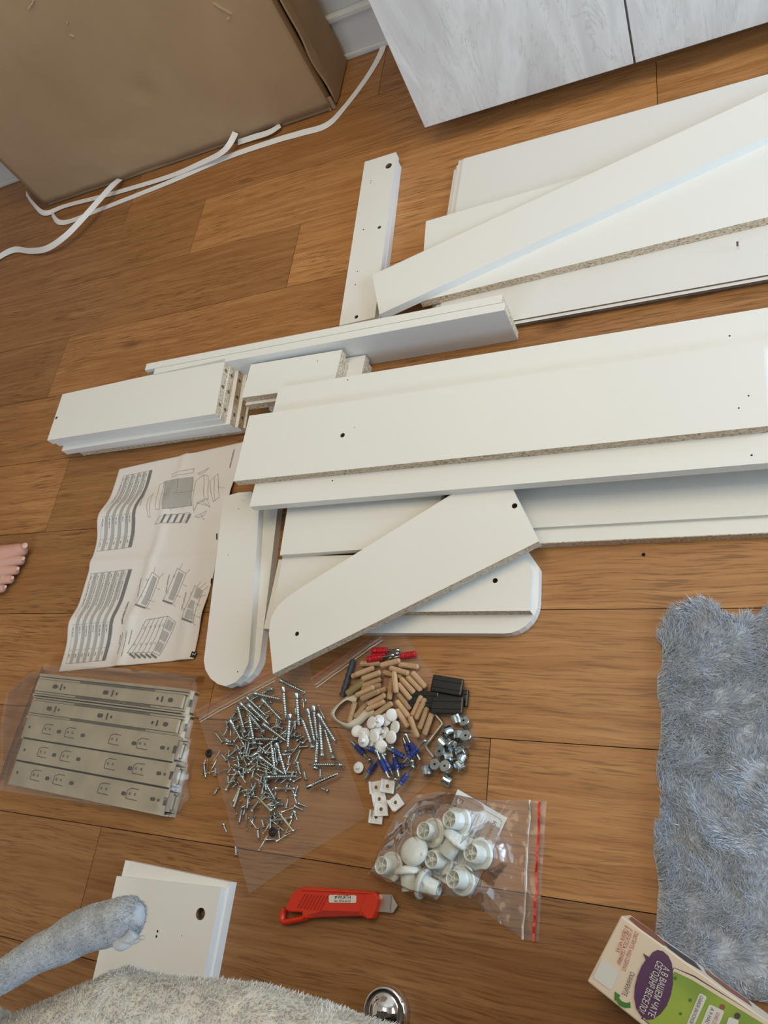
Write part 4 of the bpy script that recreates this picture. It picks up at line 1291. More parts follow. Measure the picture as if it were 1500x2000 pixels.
for (a, lb, z) in (((155, 775), 'black rubber washer on the floor left of the screw bag', 0.0), ((672, 1400), 'black rubber washer at the lower end of the screw heap', 0.005)):
    q = zb1(*a); tag(mesh_obj('rubber_washer', tw, None, (q[0], q[1], z)), lb, 'washer')
q = zb1(918, 358); tag(mesh_obj('steel_washer', torus('steel_washer', .0028, .0010, 'zinc'), None, (q[0], q[1], .005)), 'tiny steel washer right of the topmost screws', 'washer')

# ================================================================== dowels, caps and fittings on bag 2
v, f = [], []
sg = 24
prof = [(0, .62), (.0012, .88), (.0302, .88), (.032, .55)]
prof = [(.0, .60), (.0018, 1.0), (.0302, 1.0), (.032, .60)]
for z_, k in prof:
    for i in range(sg):
        r = 0.0040 * k * (1 if i % 2 else .90); a = 2 * math.pi * i / sg
        v.append((r * math.cos(a), r * math.sin(a), z_))
for j in range(3):
    for i in range(sg): f.append((j * sg + i, j * sg + (i + 1) % sg, (j + 1) * sg + (i + 1) % sg, (j + 1) * sg + i))
f.append(tuple(range(sg))[::-1]); f.append(tuple(3 * sg + i for i in range(sg)))
dowel = new_mesh('wooden_dowel', v, f, MAT['beech'])
DOW = [((370,292),(535,290)),((540,308),(710,262)),((700,300),(875,320)),((292,405),(460,345)),((420,352),(488,325)),((625,330),(785,375)),((565,365),(735,405)),((385,425),(545,365)),((400,480),(550,425)),((330,570),(490,495)),((430,505),(550,478)),((370,600),(535,525)),((455,560),(595,510)),((440,640),(590,560)),((425,690),(585,620)),((490,735),(645,630)),((330,750),(440,615)),((280,785),(325,620)),((660,370),(680,545)),((642,440),(620,605)),((815,365),(935,500)),((775,400),(895,525)),((735,435),(835,545)),((715,490),(805,600)),((690,545),(805,690)),((685,615),(790,755)),((685,690),(785,840)),((860,650),(815,745)),((905,650),(850,775)),((945,680),(880,860)),((985,720),(920,910)),((800,760),(865,930))]
lev = {1: 1, 2: 0, 5: 1, 7: 1, 8: 0, 9: 1, 11: 1.6, 13: 0.4, 18: 1.2, 4: 0.2, 15: 0.7, 29: 0.3, 30: .3, 31: .5}
LD = 'small fluted beech dowel in the heap on the clear bag'
for i, (a, b) in enumerate(DOW):
    zz = 0.0095 + 0.0065 * lev.get(i, 0.1 * (i % 3))
    A, B = Vector(zb2(*a, z=zz)), Vector(zb2(*b, z=zz))
    A = B + (A - B).normalized() * 0.032 if (A - B).length < 0.032 else A
    lay('wooden_dowel', dowel, A, B, zz, LD, 'dowel', 'wooden dowels in the heap', rs.uniform(-.03, .03), rs.uniform(0, 6))
# olive split plug
bm = bmesh.new(); box_bm(bm, -.0042, .0042, -.003, -.0006, 0, .032, 0, .0012); box_bm(bm, -.0042, .0042, .0006, .003, 0, .032, 0, .0012); box_bm(bm, -.004, .004, -.002, .002, 0, .006)
lay('split_plug', bm_mesh('split_plug', bm, MAT['olive_plastic']), zb2(255, 555, .011), zb2(390, 455, .011), 0.012, 'olive-brown split plug between the dark wall anchor and the dowels', 'plug', None)
# wall anchor
an_prof = [(0, 0), (.0052, 0), (.0054, .002)] + [x for i in range(5) for x in ((.0040, .005 + i * .010), (.0046, .010 + i * .010), (.0050, .012 + i * .010))] + [(.003, .056), (0, .058)]
lay('plastic_anchor', lathe('plastic_anchor', an_prof, MAT['anchor_grey'], 8, False), zb2(215, 570, .008), zb2(290, 325, .008), 0.009, 'dark grey ribbed wall anchor left of the wooden dowels', 'wall anchor', None)
# red connector bolts: sleeve, pin and ball head
def bolt(a, b, z, label, group, colour, name, thread=True):
    A, B = Vector(a), Vector(b); Lb = (B - A).length
    o = empty(name, (a[0], a[1], z)); tag(o, label, 'connecting bolt', group)
    d = (B - A).normalized(); o.rotation_euler = Vector((0, 0, 1)).rotation_difference(Vector((d.x, d.y, 0))).to_euler()
    return o, Lb
sl_red = lathe('sleeve', [(0, 0), (.0046, 0), (.0050, .0015), (.0050, .006), (.0040, .007), (.0050, .0085), (.0050, .016), (.0042, .017), (.0050, .019), (.0046, .024), (0, .024)], MAT['red_plastic'], 12, False)
pin_red = lathe('pin', [(.0018, .023), (.0018, .038), (.0032, .040), (.0034, .042), (.002, .044), (0, .0445)], MAT['zinc'], 10)
for (a, b, z, w) in (((475, 180), (715, 175), .011, 'uppermost red-sleeved connecting bolt above the dowels'), ((430, 258), (680, 212), .014, 'red-sleeved connecting bolt nearest the dowels, pointing right'),
                     ((470, 222), (660, 205), .007, 'red-sleeved connecting bolt half hidden between two others'), ((848, 208), (620, 245), .008, 'red-sleeved connecting bolt pointing left toward the other red ones')):
    o, Lb = bolt(zb2(*a, z=z), zb2(*b, z=z), z, w, 'red connecting bolts', 0, 'red_connecting_bolt')
    mesh_obj('sleeve', sl_red, o); mesh_obj('pin', pin_red, o)
sl_bl = lathe('sleeve', [(.0018, .012), (.0036, .012), (.0040, .0135), (.0034, .016), (.0040, .018), (.0040, .025), (.0034, .0265), (.0040, .028), (.0036, .031), (.0018, .031)], MAT['blue_plastic'], 8, False)
th_bl = lathe('thread', [(0, 0)] + [x for i in range(6) for x in ((.0016, .001 + i * .002), (.0030, .002 + i * .002))] + [(.0018, .0125)], MAT['zinc'], 8)
pin_bl = lathe('pin', [(.0016, .030), (.0016, .043), (.0030, .0445), (.0032, .047), (.0018, .049), (0, .0492)], MAT['zinc'], 9)
BLU = [((290,960),(462,1132)),((395,1010),(580,1075)),((620,1285),(498,1030)),((405,1290),(552,1058)),((555,1065),(680,1305)),((588,1012),(830,1140)),((738,930),(800,1085)),((888,1130),(752,890)),((735,1150),(938,945)),((590,1187),(835,1160)),((705,1275),(640,1000)),((678,1382),(832,1165))]
for i, (a, b) in enumerate(BLU):
    z = .0085 + .0055 * (i % 3)
    o, Lb = bolt(zb2(*a, z=z), zb2(*b, z=z), z, 'blue-sleeved zinc connecting bolt in the group below the white caps', 'blue connecting bolts', 0, 'blue_connecting_bolt')
    o.scale = (1, 1, min(1.15, max(.8, Lb / .0492)))
    mesh_obj('sleeve', sl_bl, o); mesh_obj('thread', th_bl, o); mesh_obj('pin', pin_bl, o)
# white cover caps
cap = lathe('cap_disc', [(0, .0022), (.006, .0020), (.0088, .0012), (.0092, .0004), (.0088, 0), (0, 0)], MAT['cap_white'], 20)
stem = lathe('stem', [(.0030, 0), (.0030, -.004), (.0022, -.006), (.0016, -.0062), (.0016, -.003), (0, -.003)], MAT['cap_white'], 12)
CAPS = [(345,875,0),(400,895,1),(470,800,0),(525,785,1),(590,775,0),(640,735,0),(670,840,0),(635,925,0),(570,885,1),(505,870,0),(490,925,0),(395,955,1),(478,985,1),(525,965,0),(550,1005,0)]
for i, (X, Y, up) in enumerate(CAPS):
    z = .0105 + .0028 * (i % 4)
    q = zb2(X, Y, z)
    o = empty('cap', (q[0], q[1], z)); tag(o, 'round white plastic cover cap in the heap above the blue bolts', 'cap', 'white cover caps in the heap')
    o.rotation_euler = (math.pi * up + rs.uniform(-.3, .3), rs.uniform(-.3, .3), rs.uniform(0, 6))
    mesh_obj('cap_disc', cap, o); mesh_obj('stem', stem, o)
q = zb2(362, 1190, .004); o = empty('cap', (q[0], q[1], .0025)); tag(o, 'single white cover cap lying apart, left of the blue bolts', 'cap', 'white cover caps in the heap')
o.rotation_euler = (math.pi, 0, 0); o.location.z = .0075; mesh_obj('cap_disc', cap, o); mesh_obj('stem', stem, o); o.scale = (.86, .86, .86)
# cream cloth band loop
bp = [(340,600),(265,585),(190,640),(130,720),(175,790),(270,835),(350,790),(420,725),(490,705)]
bw = [.2, .7, .9, .5, 1.2, .9, .4, .2, .1]
pts = catmull([Vector((*zb2(a, b, .009), .009)) for a, b in bp], 6)
v, f = [], []
for i, p in enumerate(pts):
    t = (pts[min(i + 1, len(pts) - 1)] - pts[max(0, i - 1)]).normalized(); s = Vector((-t.y, t.x, 0)); k = i / (len(pts) - 1) * 8; a = bw[int(k)] + (bw[min(8, int(k) + 1)] - bw[int(k)]) * (k - int(k))
    e = s * math.cos(a) + Vector((0, 0, 1)) * math.sin(a)
    for g in (-1, 1): v.append(p + e * (.0062 * g))
    if i: f.append((2 * i - 2, 2 * i - 1, 2 * i + 1, 2 * i))
l = Vector((*zb2(200, 700), 0))
o = mesh_obj('cloth_band', new_mesh('cloth_band', [p - l for p in v], f, MAT['cream_band'], True), None, l); tag(o, 'cream cloth band curled around the dowels left of the white caps', 'band')
sm = o.modifiers.new('t', 'SOLIDIFY'); sm.thickness = .0008
# white mounting brackets
def bracket_mesh():
    bm = bmesh.new()
    box_bm(bm, -.0085, .0085, -.0085, .0085, 0, .004, 0, .0006); box_bm(bm, -.0085, -.0060, -.0085, .0085, .004, .010, 0, .0005)
    return bm_mesh('bracket_body', bm, MAT['bracket_white'])
brm = bracket_mesh()
hm = lathe('screw_hole', [(0, .0043), (.0019, .0043), (.0024, .0041)], MAT['hole_wall'], 10)
rim = lathe('collar', [(.0026, .004), (.0046, .004), (.0046, .0052), (.0026, .0052)], MAT['bracket_white'], 14, False)
for i, (X, Y, an, lb) in enumerate(((518,1362,.25,'white plastic corner bracket partly under the square one'), (616,1352,-.05,'bright white square corner bracket nearest the blue bolts'), (545,1462,.35,'white corner bracket in the middle of the bracket row'), (684,1492,.75,'white corner bracket lying apart to the right of the others'), (562,1550,.15,'second lowest white corner bracket of the bracket row'), (517,1617,0,'lowest white corner bracket of the bracket row'))):
    z = .0045 + .003 * (i in (1, 4))
    q = zb2(X, Y, z); o = empty('corner_bracket', (q[0], q[1], z)); o.rotation_euler = (0, 0, an); tag(o, lb, 'bracket', 'white corner brackets')
    mesh_obj('bracket_body', brm, o); mesh_obj('collar', rim, o); mesh_obj('screw_hole', hm, o)
# black cover plates
def cover_mesh():
    bm = bmesh.new(); box_bm(bm, -.0235, .0235, -.012, .012, 0, .006, 0, .0022)
    return bm_mesh('shell', bm, MAT['black_plastic'], False)
cvm = cover_mesh()
bm = bmesh.new(); box_bm(bm, -.022, .022, .0045, .0058, .0055, .0072, 0, .0005); box_bm(bm, -.022, .022, -.0058, -.0045, .0055, .0072, 0, .0005)
rdm = bm_mesh('ridges', bm, MAT['black_plastic'])
for X, Y, an, z, lb in ((920,605,-.05,.005,'black plastic cover plate lying on the dowels, leftmost of the four'), (1125,483,-.20,.009,'black plastic cover plate nearest the white shelf pieces'), (1170,588,-.10,.0025,'black plastic cover plate sticking out furthest to the right'), (1125,655,-.06,.0115,'black plastic cover plate nearest the cam fittings')):
    q = zb2(X, Y, z); o = empty('cover_plate', (q[0], q[1], z), (0, 0, an + .08)); tag(o, lb, 'cover plate', 'black cover plates'); mesh_obj('shell', cvm, o); mesh_obj('ridges', rdm, o)
# hex key
kp = [Vector((*zb2(a, b, .007), .007)) for a, b in ((1010, 722), (1068, 790), (1078, 806), (1070, 822), (945, 985), (936, 1004), (942, 1022), (1003, 1096))]
v, f = tube_data(kp, .0021, 6); l = Vector((*zb2(1000, 900), 0))
o = mesh_obj('hex_key', new_mesh('hex_key', [p - l for p in v], f, MAT['zinc_yellow']), None, l); tag(o, 'bent steel hex key between the dowels and the cam fittings', 'hex key')
# cam fittings
def cam_parts():
    v1, f1 = lathe_data([(0, 0), (.0074, 0), (.0076, .0006), (.0076, .0030), (.0050, .0034), (.0048, .0085), (.0076, .0088), (.0078, .0112), (.0072, .0118), (0, .0118)], 20)
    body = new_mesh('cam_body', v1, f1, MAT['zinc'], False)
    bm = bmesh.new()
    for a in range(0, 9):
        a0, a1 = math.radians(20 + a * 22), math.radians(20 + (a + 1) * 22)
        r0, r1 = .0062, .0076
        q = [(r0 * math.cos(a0), r0 * math.sin(a0)), (r1 * math.cos(a0), r1 * math.sin(a0)), (r1 * math.cos(a1), r1 * math.sin(a1)), (r0 * math.cos(a1), r0 * math.sin(a1))]
        lo = [bm.verts.new((*p, .003)) for p in q]; hi = [bm.verts.new((*p, .0088)) for p in q]
        for i in range(4): bm.faces.new((lo[i], lo[(i + 1) % 4], hi[(i + 1) % 4], hi[i]))
    wall = bm_mesh('cam_wall', bm, MAT['zinc'])
    bm = bmesh.new(); box_bm(bm, -.0042, .0042, -.0009, .0009, .0112, .01195); box_bm(bm, -.0009, .0009, -.0042, .0042, .0112, .01196)
    cross = bm_mesh('cross_slot', bm, MAT['steel_dark'])
    hole_ = lathe('key_hole', [(0, .01205), (.0016, .01205), (.0016, .0118)], MAT['dark_hole'], 8)
    return body, wall, cross, hole_
cb, cw_, cc, ch = cam_parts()
CAMS = [(1195,770,1.4,.4,0),(1272,812,.35,.2,0),(1285,935,.25,.0,.012),(1120,880,.9,2.2,0),(1218,920,1.3,3.3,0),(1078,975,1.5,.9,0),(1150,990,1.0,4.2,.003),(1240,1045,1.45,5.2,0),(1072,1070,.3,.7,.010),(1140,1095,1.5,1.9,.004),(1232,1115,1.1,2.9,0),(1025,1172,.12,.4,.004),(1110,1185,.1,.3,.012),(940,1205,1.4,.2,0),(1228,1180,1.5,3.9,0),(1115,1298,1.35,1.2,0)]
for i, (X, Y, tilt, az, dz) in enumerate(CAMS):
    z = .005 + dz + (0.0078 if tilt > .6 else 0)
    q = zb2(X, Y, z + (.006 if tilt < .6 else 0)); o = empty('cam_fitting', (q[0], q[1], z)); o.rotation_euler = Euler((tilt, 0, az + math.pi), 'XYZ')
    if tilt > .6:
        m3 = o.rotation_euler.to_matrix(); o.location -= m3 @ Vector((0, 0, .006))
    tag(o, 'round zinc cam fitting in the cluster below the black cover plates', 'cam fitting', 'cam fittings')
    mesh_obj('cam_body', cb, o); mesh_obj('cam_wall', cw_, o); x_ = mesh_obj('cross_slot', cc, o); mesh_obj('key_hole', ch, x_)

# ================================================================== bag of knobs
def zk(X, Y, z=0.0): return P2(700 + X / 3.75, 1520 + Y / 3.75, z)
cardz = .0022
card = [zk(728, 80, cardz), zk(1090, 290, cardz), zk(820, 880, cardz), zk(470, 668, cardz)]
co = prism('product_card', card, .0018, cardz, [MAT['card_paper']]); tag(co, 'white printed product card inside the bag of knobs', 'card')
def cardprint():
    A, B, D = Vector(card[0]), Vector(card[1]), Vector(card[3])
    ux = (D - A).normalized(); W_ = (D - A).length      # reading direction
    uy = (B - A).normalized(); H_ = (B - A).length      # up
    l = co.location
    def txt(s, r, u, h, w, mt='print_black', nm='lettering'):
        o_ = A + ux * (W_ * r) + uy * (H_ * u); text_flat(nm, s, o_, ux, uy, h, w * W_, MAT[mt], co, cardz + .0003, 0, l)
    txt('Комод пеленальный', .10, .80, .0052, .72)
    txt('Производитель: мебельная фабрика', .12, .66, .0018, .60, 'print_midgrey'); txt('Адрес производства указан в паспорте изделия', .12, .61, .0018, .66, 'print_midgrey')
    txt('Комплектация изделия', .12, .53, .0018, .4, 'print_midgrey'); txt('Ручка-кнопка белая 10 шт.', .14, .48, .0018, .42, 'print_midgrey')
    txt('Цвет: белый', .12, .39, .0032, .26); txt('Размеры изделия ВхШхГ', .12, .33, .0022, .42, 'print_darkgrey'); txt('Дата выпуска', .12, .26, .0022, .3, 'print_darkgrey')
    txt('ЕАС', .07, .05, .0100, .20)
    # rounded border line
    bpts = round_poly([(.05, .03), (.95, .03), (.95, .95), (.05, .95)], .05, 4)
    v, f = [], []
    for i in range(len(bpts)):
        p = A + ux * (W_ * bpts[i][0]) + uy * (H_ * bpts[i][1]); c_ = A + ux * (W_ * .5) + uy * (H_ * .49); q = p + (c_ - p).normalized() * .0006
        v += [(p.x - l.x, p.y - l.y, cardz + .0002 - l.z), (q.x - l.x, q.y - l.y, cardz + .0002 - l.z)]
    n_ = len(bpts)
    for i in range(n_): f.append((2 * i, 2 * i + 1, 2 * ((i + 1) % n_) + 1, 2 * ((i + 1) % n_)))
    mesh_obj('border_line', new_mesh('border_line', v, f, MAT['print_midgrey']), co)
cardprint()
KR = .0185
cap_p = [(0, .0), (.010, .0008), (.0155, .003), (KR, .007), (KR + .0002, .009), (.0175, .0108), (.0165, .0108), (.0155, .0085), (.0112, .0085)]
kcap = lathe('knob_cap', [(r, z - .0085) for r, z in cap_p], MAT['knob_white'], 32)
kst = lathe('knob_stem', [(.0112, 0), (.0108, .021), (.0102, .022), (.0094, .0215), (.0092, .010), (.0, .010)], MAT['knob_white'], 28)
bm = bmesh.new()
for k in range(5):
    a = 2 * math.pi * k / 5
    e, s = Vector((math.cos(a), math.sin(a), 0)), Vector((-math.sin(a), math.cos(a), 0))
    q = [e * .0026 - s * .0006, e * .0094 - s * .0006, e * .0094 + s * .0006, e * .0026 + s * .0006]
    lo = [bm.verts.new(p + Vector((0, 0, .010))) for p in q]; hi = [bm.verts.new(p + Vector((0, 0, .0205))) for p in q]
    bm.faces.new(hi)
    for i in range(4): bm.faces.new((lo[i], lo[(i + 1) % 4], hi[(i + 1) % 4], hi[i]))
kspk = bm_mesh('spokes', bm, MAT['knob_white'])
khub = lathe('hub', [(.0030, .010), (.0030, .0212), (.0016, .0212), (.0016, .012), (0, .012)], MAT['knob_white'], 14)
# (cap centre, stem end) in the zoomed pixels, height of the cap, how far the stem points up
KN = [((735,315),(675,308),.008,1.3,'knob nearest the printed product card corner'), ((545,400),(503,385),.008,1.32,'knob beside the clear bag upper left fold'),
      ((712,455),(650,545),.022,-.05,'knob lying on its side on top of two others'), ((410,535),(412,560),.026,-1.25,'knob lying face up at the left of the bag'),
      ((240,650),(207,640),.008,1.32,'leftmost knob in the clear bag'), ((382,690),(388,790),.015,-.02,'knob on its side with stem toward the red cutter'),
      ((488,775),(575,815),.015,.0,'lowest knob, on its side with stem to the right'), ((605,598),(552,602),.008,1.3,'knob in the middle of the heap, stem up'),
      ((890,560),(840,545),.008,1.3,'rightmost knob, lying on the product card'), ((762,745),(708,738),.008,1.3,'stem-up knob at the lower edge of the product card')]
for (c, s, z, up, lb) in KN:
    C_ = Vector((*zk(*c, z=z), 0)); S_ = Vector((*zk(*s, z=z), 0)); d = (S_ - C_); d.z = 0; d.normalize()
    ax = Vector((d.x * math.cos(up), d.y * math.cos(up), math.sin(up))).normalized()
    zc = max(z, KR * abs(math.cos(up)) * .95 + .003)
    o = empty('knob', (C_.x, C_.y, zc)); o.rotation_euler = Vector((0, 0, 1)).rotation_difference(ax).to_euler()
    tag(o, 'white plastic drawer ' + lb, 'knob', 'white knobs in the clear bag')
    mesh_obj('knob_cap', kcap, o); s_ = mesh_obj('knob_stem', kst, o); mesh_obj('spokes', kspk, s_); mesh_obj('hub', khub, s_)
kpos = [(Vector(zk(*k[0], z=.02)) + Vector(zk(*k[1], z=.02))) / 2 for k in KN]
bag3_out = [zk(80, 705), zk(170, 500), zk(280, 270), zk(430, 125), zk(600, 98), zk(900, 160), zk(1265, 165), zk(1385, 168), zk(1350, 700), zk(1325, 1195), zk(1205, 1178), zk(900, 955), zk(620, 925), zk(430, 880), zk(240, 790)]
def bag3_h(x, y, t):
    h = 0
    for p in kpos:
        d = (Vector((x, y)) - p).length
        k = max(0, 1 - max(0, d - .012) / .036); h = max(h, .0375 * k * k * (3 - 2 * k))
    e = min(1, (1 - t) * 5)
    h = h * e
    return .0028 + h + .0022 * (noise.noise(Vector((x * 42, y * 42, 4))) + .6) + .0055 * max(0, ridged(x, y, 26, 2.2) - .30) * (.4 + .6 * e) + .0025 * max(0, ridged(x, y, 60, 5.2) - .3) * e
bc = zk(700, 600); bag3 = empty('zip_bag', (bc[0], bc[1], 0)); tag(bag3, 'clear zip bag with red stripe holding white knobs and a card', 'plastic bag')
film_obj('bag_film', bag3_out, bag3_h, 'clear_film', bag3, bag3.location, 44, 200, bc)
film_obj('bag_back', bag3_out, lambda x, y, t: .0010 + .0004 * noise.noise(Vector((x * 30, y * 30, 9))), 'clear_film', bag3, bag3.location, 10, 120, bc)
strip(bag3, zk(1340, 175), zk(1286, 1190), .0028, 'zip_red', 'red_zip_line', bag3_h, .0035, lift=.0010)
strip(bag3, zk(1270, 165), zk(1213, 1178), .0034, 'zip_strip_film', 'zip_ridge', bag3_h, .002, lift=.0012)
strip(bag3, zk(1273, 165), zk(1216, 1178), .0012, 'zip_white', 'zip_ridge', bag3_h, .002, lift=.0016)

# ================================================================== red cutter knife
def zc_(X, Y, z): return P2(520 + X / 5.357, 1700 + Y / 5.357, z)
KZ = .017
knife = empty('utility_knife', (*zc_(700, 360, 0), 0)); tag(knife, 'red plastic utility knife with short steel blade on the floor', 'knife')
KL = knife.location
def kprism(name, pts, z0, z1, mt, parent=knife, holes=(), bev=.0):
    o = prism(name, pts, z0, z1, [mt], parent, (), holes, loc=(KL.x, KL.y, z0)); o.location = (0, 0, z0)
    if bev:
        b = o.modifiers.new('b', 'BEVEL'); b.width = bev; b.segments = 2; b.limit_method = 'ANGLE'
    return o
ho = [(380,172),(700,192),(1130,222),(1155,248),(1182,300),(1140,438),(1108,508),(1060,516),(1000,482),(780,488),(560,496),(372,512),(372,440),(228,440),(215,500),(222,515),(372,500),(372,512),(210,565),(168,560),(150,505),(158,432),(200,382),(270,240),(310,205)]
# handle without lanyard loop, loop added as a separate bent bar
hmain = [(380,172),(700,192),(1130,222),(1155,248),(1182,300),(1140,438),(1108,508),(1060,516),(1000,482),(780,488),(560,494),(420,505),(372,508),(372,442),(228,436),(190,400),(200,382),(270,240),(310,205)]
kprism('handle', [zc_(a, b, KZ) for a, b in hmain], .001, KZ, MAT['knife_red'], bev=.0022)
lp = [Vector((*zc_(a, b, .010), .0092)) - KL for a, b in ((196, 400), (178, 440), (170, 490), (176, 530), (210, 538), (300, 520), (385, 500), (430, 490))]
v, f = tube_data(catmull(lp, 4), .0040, 8, 1.6); mesh_obj('lanyard_loop', new_mesh('lanyard_loop', v, f, MAT['knife_red'], True), knife)
kprism('top_rib', [zc_(a, b, KZ + .002) for a, b in ((385, 182), (700, 202), (1120, 230), (1115, 250), (700, 226), (360, 212))], KZ - .001, KZ + .0018, MAT['knife_red'], bev=.0006)
kprism('nose', [zc_(a, b, KZ + .002) for a, b in ((985, 420), (1040, 250), (1130, 236), (1170, 300), (1134, 432), (1102, 500), (1058, 508))], KZ - .001, KZ + .0014, MAT['knife_red'], bev=.0006)
for i in range(8):
    x = 372 + i * 34
    kprism('grip_groove', [zc_(a, b, KZ) for a, b in ((x + 32, 245 + i * 3), (x + 42, 246 + i * 3), (x - 50 + 12, 395 + i * 4), (x - 50, 393 + i * 4))], KZ - .0002, KZ + .0005, MAT['knife_red_dark'])
kprism('lower_recess', [zc_(a, b, KZ) for a, b in ((430, 470), (600, 420), (975, 430), (985, 470), (780, 478), (560, 486))], KZ - .0002, KZ + .0003, MAT['knife_red_dark'])
st_ = kprism('sticker', round_poly([zc_(a, b, KZ) for a, b in ((657, 256), (944, 261), (942, 341), (656, 337))], .002, 4), KZ, KZ + .0006, MAT['sticker'])
ux = (Vector(zc_(944, 261, KZ)) - Vector(zc_(657, 256, KZ))).normalized(); uy = Vector((-ux.y, ux.x))
def ktext(s, X, Y, h, wpx):
    a = Vector(zc_(X, Y, KZ)); w = (Vector(zc_(X + wpx, Y, KZ)) - a).length
    o = text_flat('lettering', s, a, ux, uy, h, w, MAT['print_black'], st_, KZ + .0009, 0.01, Vector((KL.x, KL.y, KZ)))
ktext('WURTH', 750, 296, .0042, 136); ktext('Art. 0715 66 31', 714, 330, .0028, 170)
for (a, b, c, d) in ((720, 268, 734, 276), (722, 282, 738, 294), (738, 266, 744, 280)):
    q = [zc_(a, b, KZ), zc_(c, b, KZ), zc_(c, d, KZ), zc_(a, d, KZ)]
    mesh_obj('emblem', new_mesh('emblem', [(x - KL.x, y - KL.y, .0009) for x, y in q], [(0, 1, 2, 3)], MAT['print_black']), st_)
BZ = .0095
kprism('blade', [zc_(a, b, BZ) for a, b in ((1120, 248), (1310, 253), (1372, 368), (1320, 445), (1120, 430))], BZ - .0022, BZ - .0006, MAT['blade_steel'])
bv = [zc_(a, b, BZ) for a, b in ((1215, 255), (1308, 255), (1302, 440), (1205, 436))]
o = mesh_obj('blade_facet', new_mesh('blade_facet', [(x - KL.x, y - KL.y, z) for (x, y), z in zip(bv, (BZ - .0004, BZ + .0004, BZ + .0004, BZ - .0004))], [(3, 2, 1, 0)], MAT['blade_steel']), knife)

# ================================================================== fur helper
def strands(name, roots, dirs, lens, wid, mt, seed=0, curl=0.3):
    """tapered two-segment blades: roots (n,3), unit dirs (n,3), lens (n,)"""
    r = np.random.default_rng(seed)
    n = len(roots)
    side = np.cross(dirs, r.normal(size=(n, 3))); side /= np.linalg.norm(side, axis=1)[:, None] + 1e-9
    bend = r.normal(size=(n, 3)) * curl
    w = wid * (0.7 + 0.6 * r.random(n))[:, None]
    mid = roots + dirs * (lens * .55)[:, None]
    d2 = dirs + bend; d2[:, 2] -= 0.15; d2 /= np.linalg.norm(d2, axis=1)[:, None]
    tip = mid + d2 * (lens * .5)[:, None]
    v = np.empty((n, 5, 3)); v[:, 0] = roots - side * w; v[:, 1] = roots + side * w; v[:, 2] = mid + side * w * .8; v[:, 3] = mid - side * w * .8; v[:, 4] = tip
    me = bpy.data.meshes.new(name)
    me.vertices.add(n * 5); me.vertices.foreach_set('co', v.reshape(-1))
    base = (np.arange(n) * 5)[:, None]
    loops = np.concatenate([base + np.array([0, 1, 2, 3]), base + np.array([3, 2, 4])], axis=1).reshape(-1)
    me.loops.add(len(loops)); me.loops.foreach_set('vertex_index', loops.astype(np.int32))
    st = (np.arange(n) * 7)[:, None] + np.array([0, 4]); tot = np.tile(np.array([4, 3]), n)
    me.polygons.add(n * 2); me.polygons.foreach_set('loop_start', st.reshape(-1).astype(np.int32))
    try: me.polygons.foreach_set('loop_total', tot.astype(np.int32))
    except Exception: pass
    me.materials.append(MAT[mt]); me.update(calc_edges=True); me.validate()
    return me

# ================================================================== plush rug
def rz(X, Y, z=.02): return P2(1200 + X * .38023, 1140 + Y * .38, z)
left = [(255, 175), (240, 240), (238, 400), (212, 470), (212, 560), (232, 640), (230, 780), (212, 900), (214, 1000), (232, 1080), (224, 1230), (196, 1290), (190, 1380), (212, 1480), (220, 1560), (210, 1700), (200, 1800), (205, 2050)]
topo = [(255, 175), (320, 118), (400, 80), (480, 76), (530, 120), (570, 155), (630, 168), (700, 158), (755, 118), (800, 84)]
rug_out = [rz(a, b) for a, b in left[::-1]] + [rz(a, b) for a, b in topo[1:]]
rx_max = 0.50
rug_out += [(0.09, 0.325), (0.16, 0.335), (0.24, 0.322), (0.32, 0.336), (0.40, 0.324), (rx_max, 0.325), (rx_max, rug_out[0][1])]
rug = empty('plush_rug', (0.2, 0.1, 0)); tag(rug, 'blue-grey shaggy plush rug with scalloped edge on the right', 'rug')
RLc = rug.location
inner = [(RLc.x + (x - RLc.x) * .985, RLc.y + (y - RLc.y) * .985) for x, y in rug_out]
o = prism('backing', inner, 0.0, 0.006, [MAT['rug_backing']], rug, loc=(RLc.x, RLc.y, 0)); o.location = (0, 0, 0)
def rug_h(x, y):
    return .0085 + .005 * noise.noise(Vector((x * 14, y * 14, 1))) + .005 * noise.noise(Vector((x * 40, y * 40, 5)))
v, f = film_poly(rug_out, lambda x, y, t: max(.004, rug_h(x, y) * min(1, (1 - t) * 8 + .35)), 40, 260)
o = mesh_obj('pile_base', new_mesh('pile_base', [(a - RLc.x, b - RLc.y, c) for a, b, c in v], f, MAT['rug_fur'], True), rug)
rr = np.random.default_rng(5)
roots, dirs, lens = [], [], []
ys = [p[1] for p in rug_out]; xs_ = [p[0] for p in rug_out]
cnt = 0
while cnt < 120000:
    # denser where the photograph looks
    x = min(xs_) + rr.random() ** 1.5 * (rx_max - min(xs_)); y = min(ys) + rr.random() * (max(ys) - min(ys))
    if not in_poly(x, y, rug_out): continue
    cnt += 1
    a = 2.6 * noise.noise(Vector((x * 6, y * 6, 11))) + 1.8 * noise.noise(Vector((x * 30, y * 30, 2))) + 1.2
    el = .50 + .3 * noise.noise(Vector((x * 34, y * 34, 7)))
    ce = math.cos(el)
    roots.append((x - RLc.x, y - RLc.y, rug_h(x, y) - .003)); dirs.append((math.cos(a) * ce, math.sin(a) * ce, abs(math.sin(el)) + .12))
    lens.append(.011 + .008 * rr.random())
dirs = np.array(dirs); dirs += rr.normal(size=dirs.shape) * .16; dirs[:, 2] = np.abs(dirs[:, 2]); dirs /= np.linalg.norm(dirs, axis=1)[:, None]
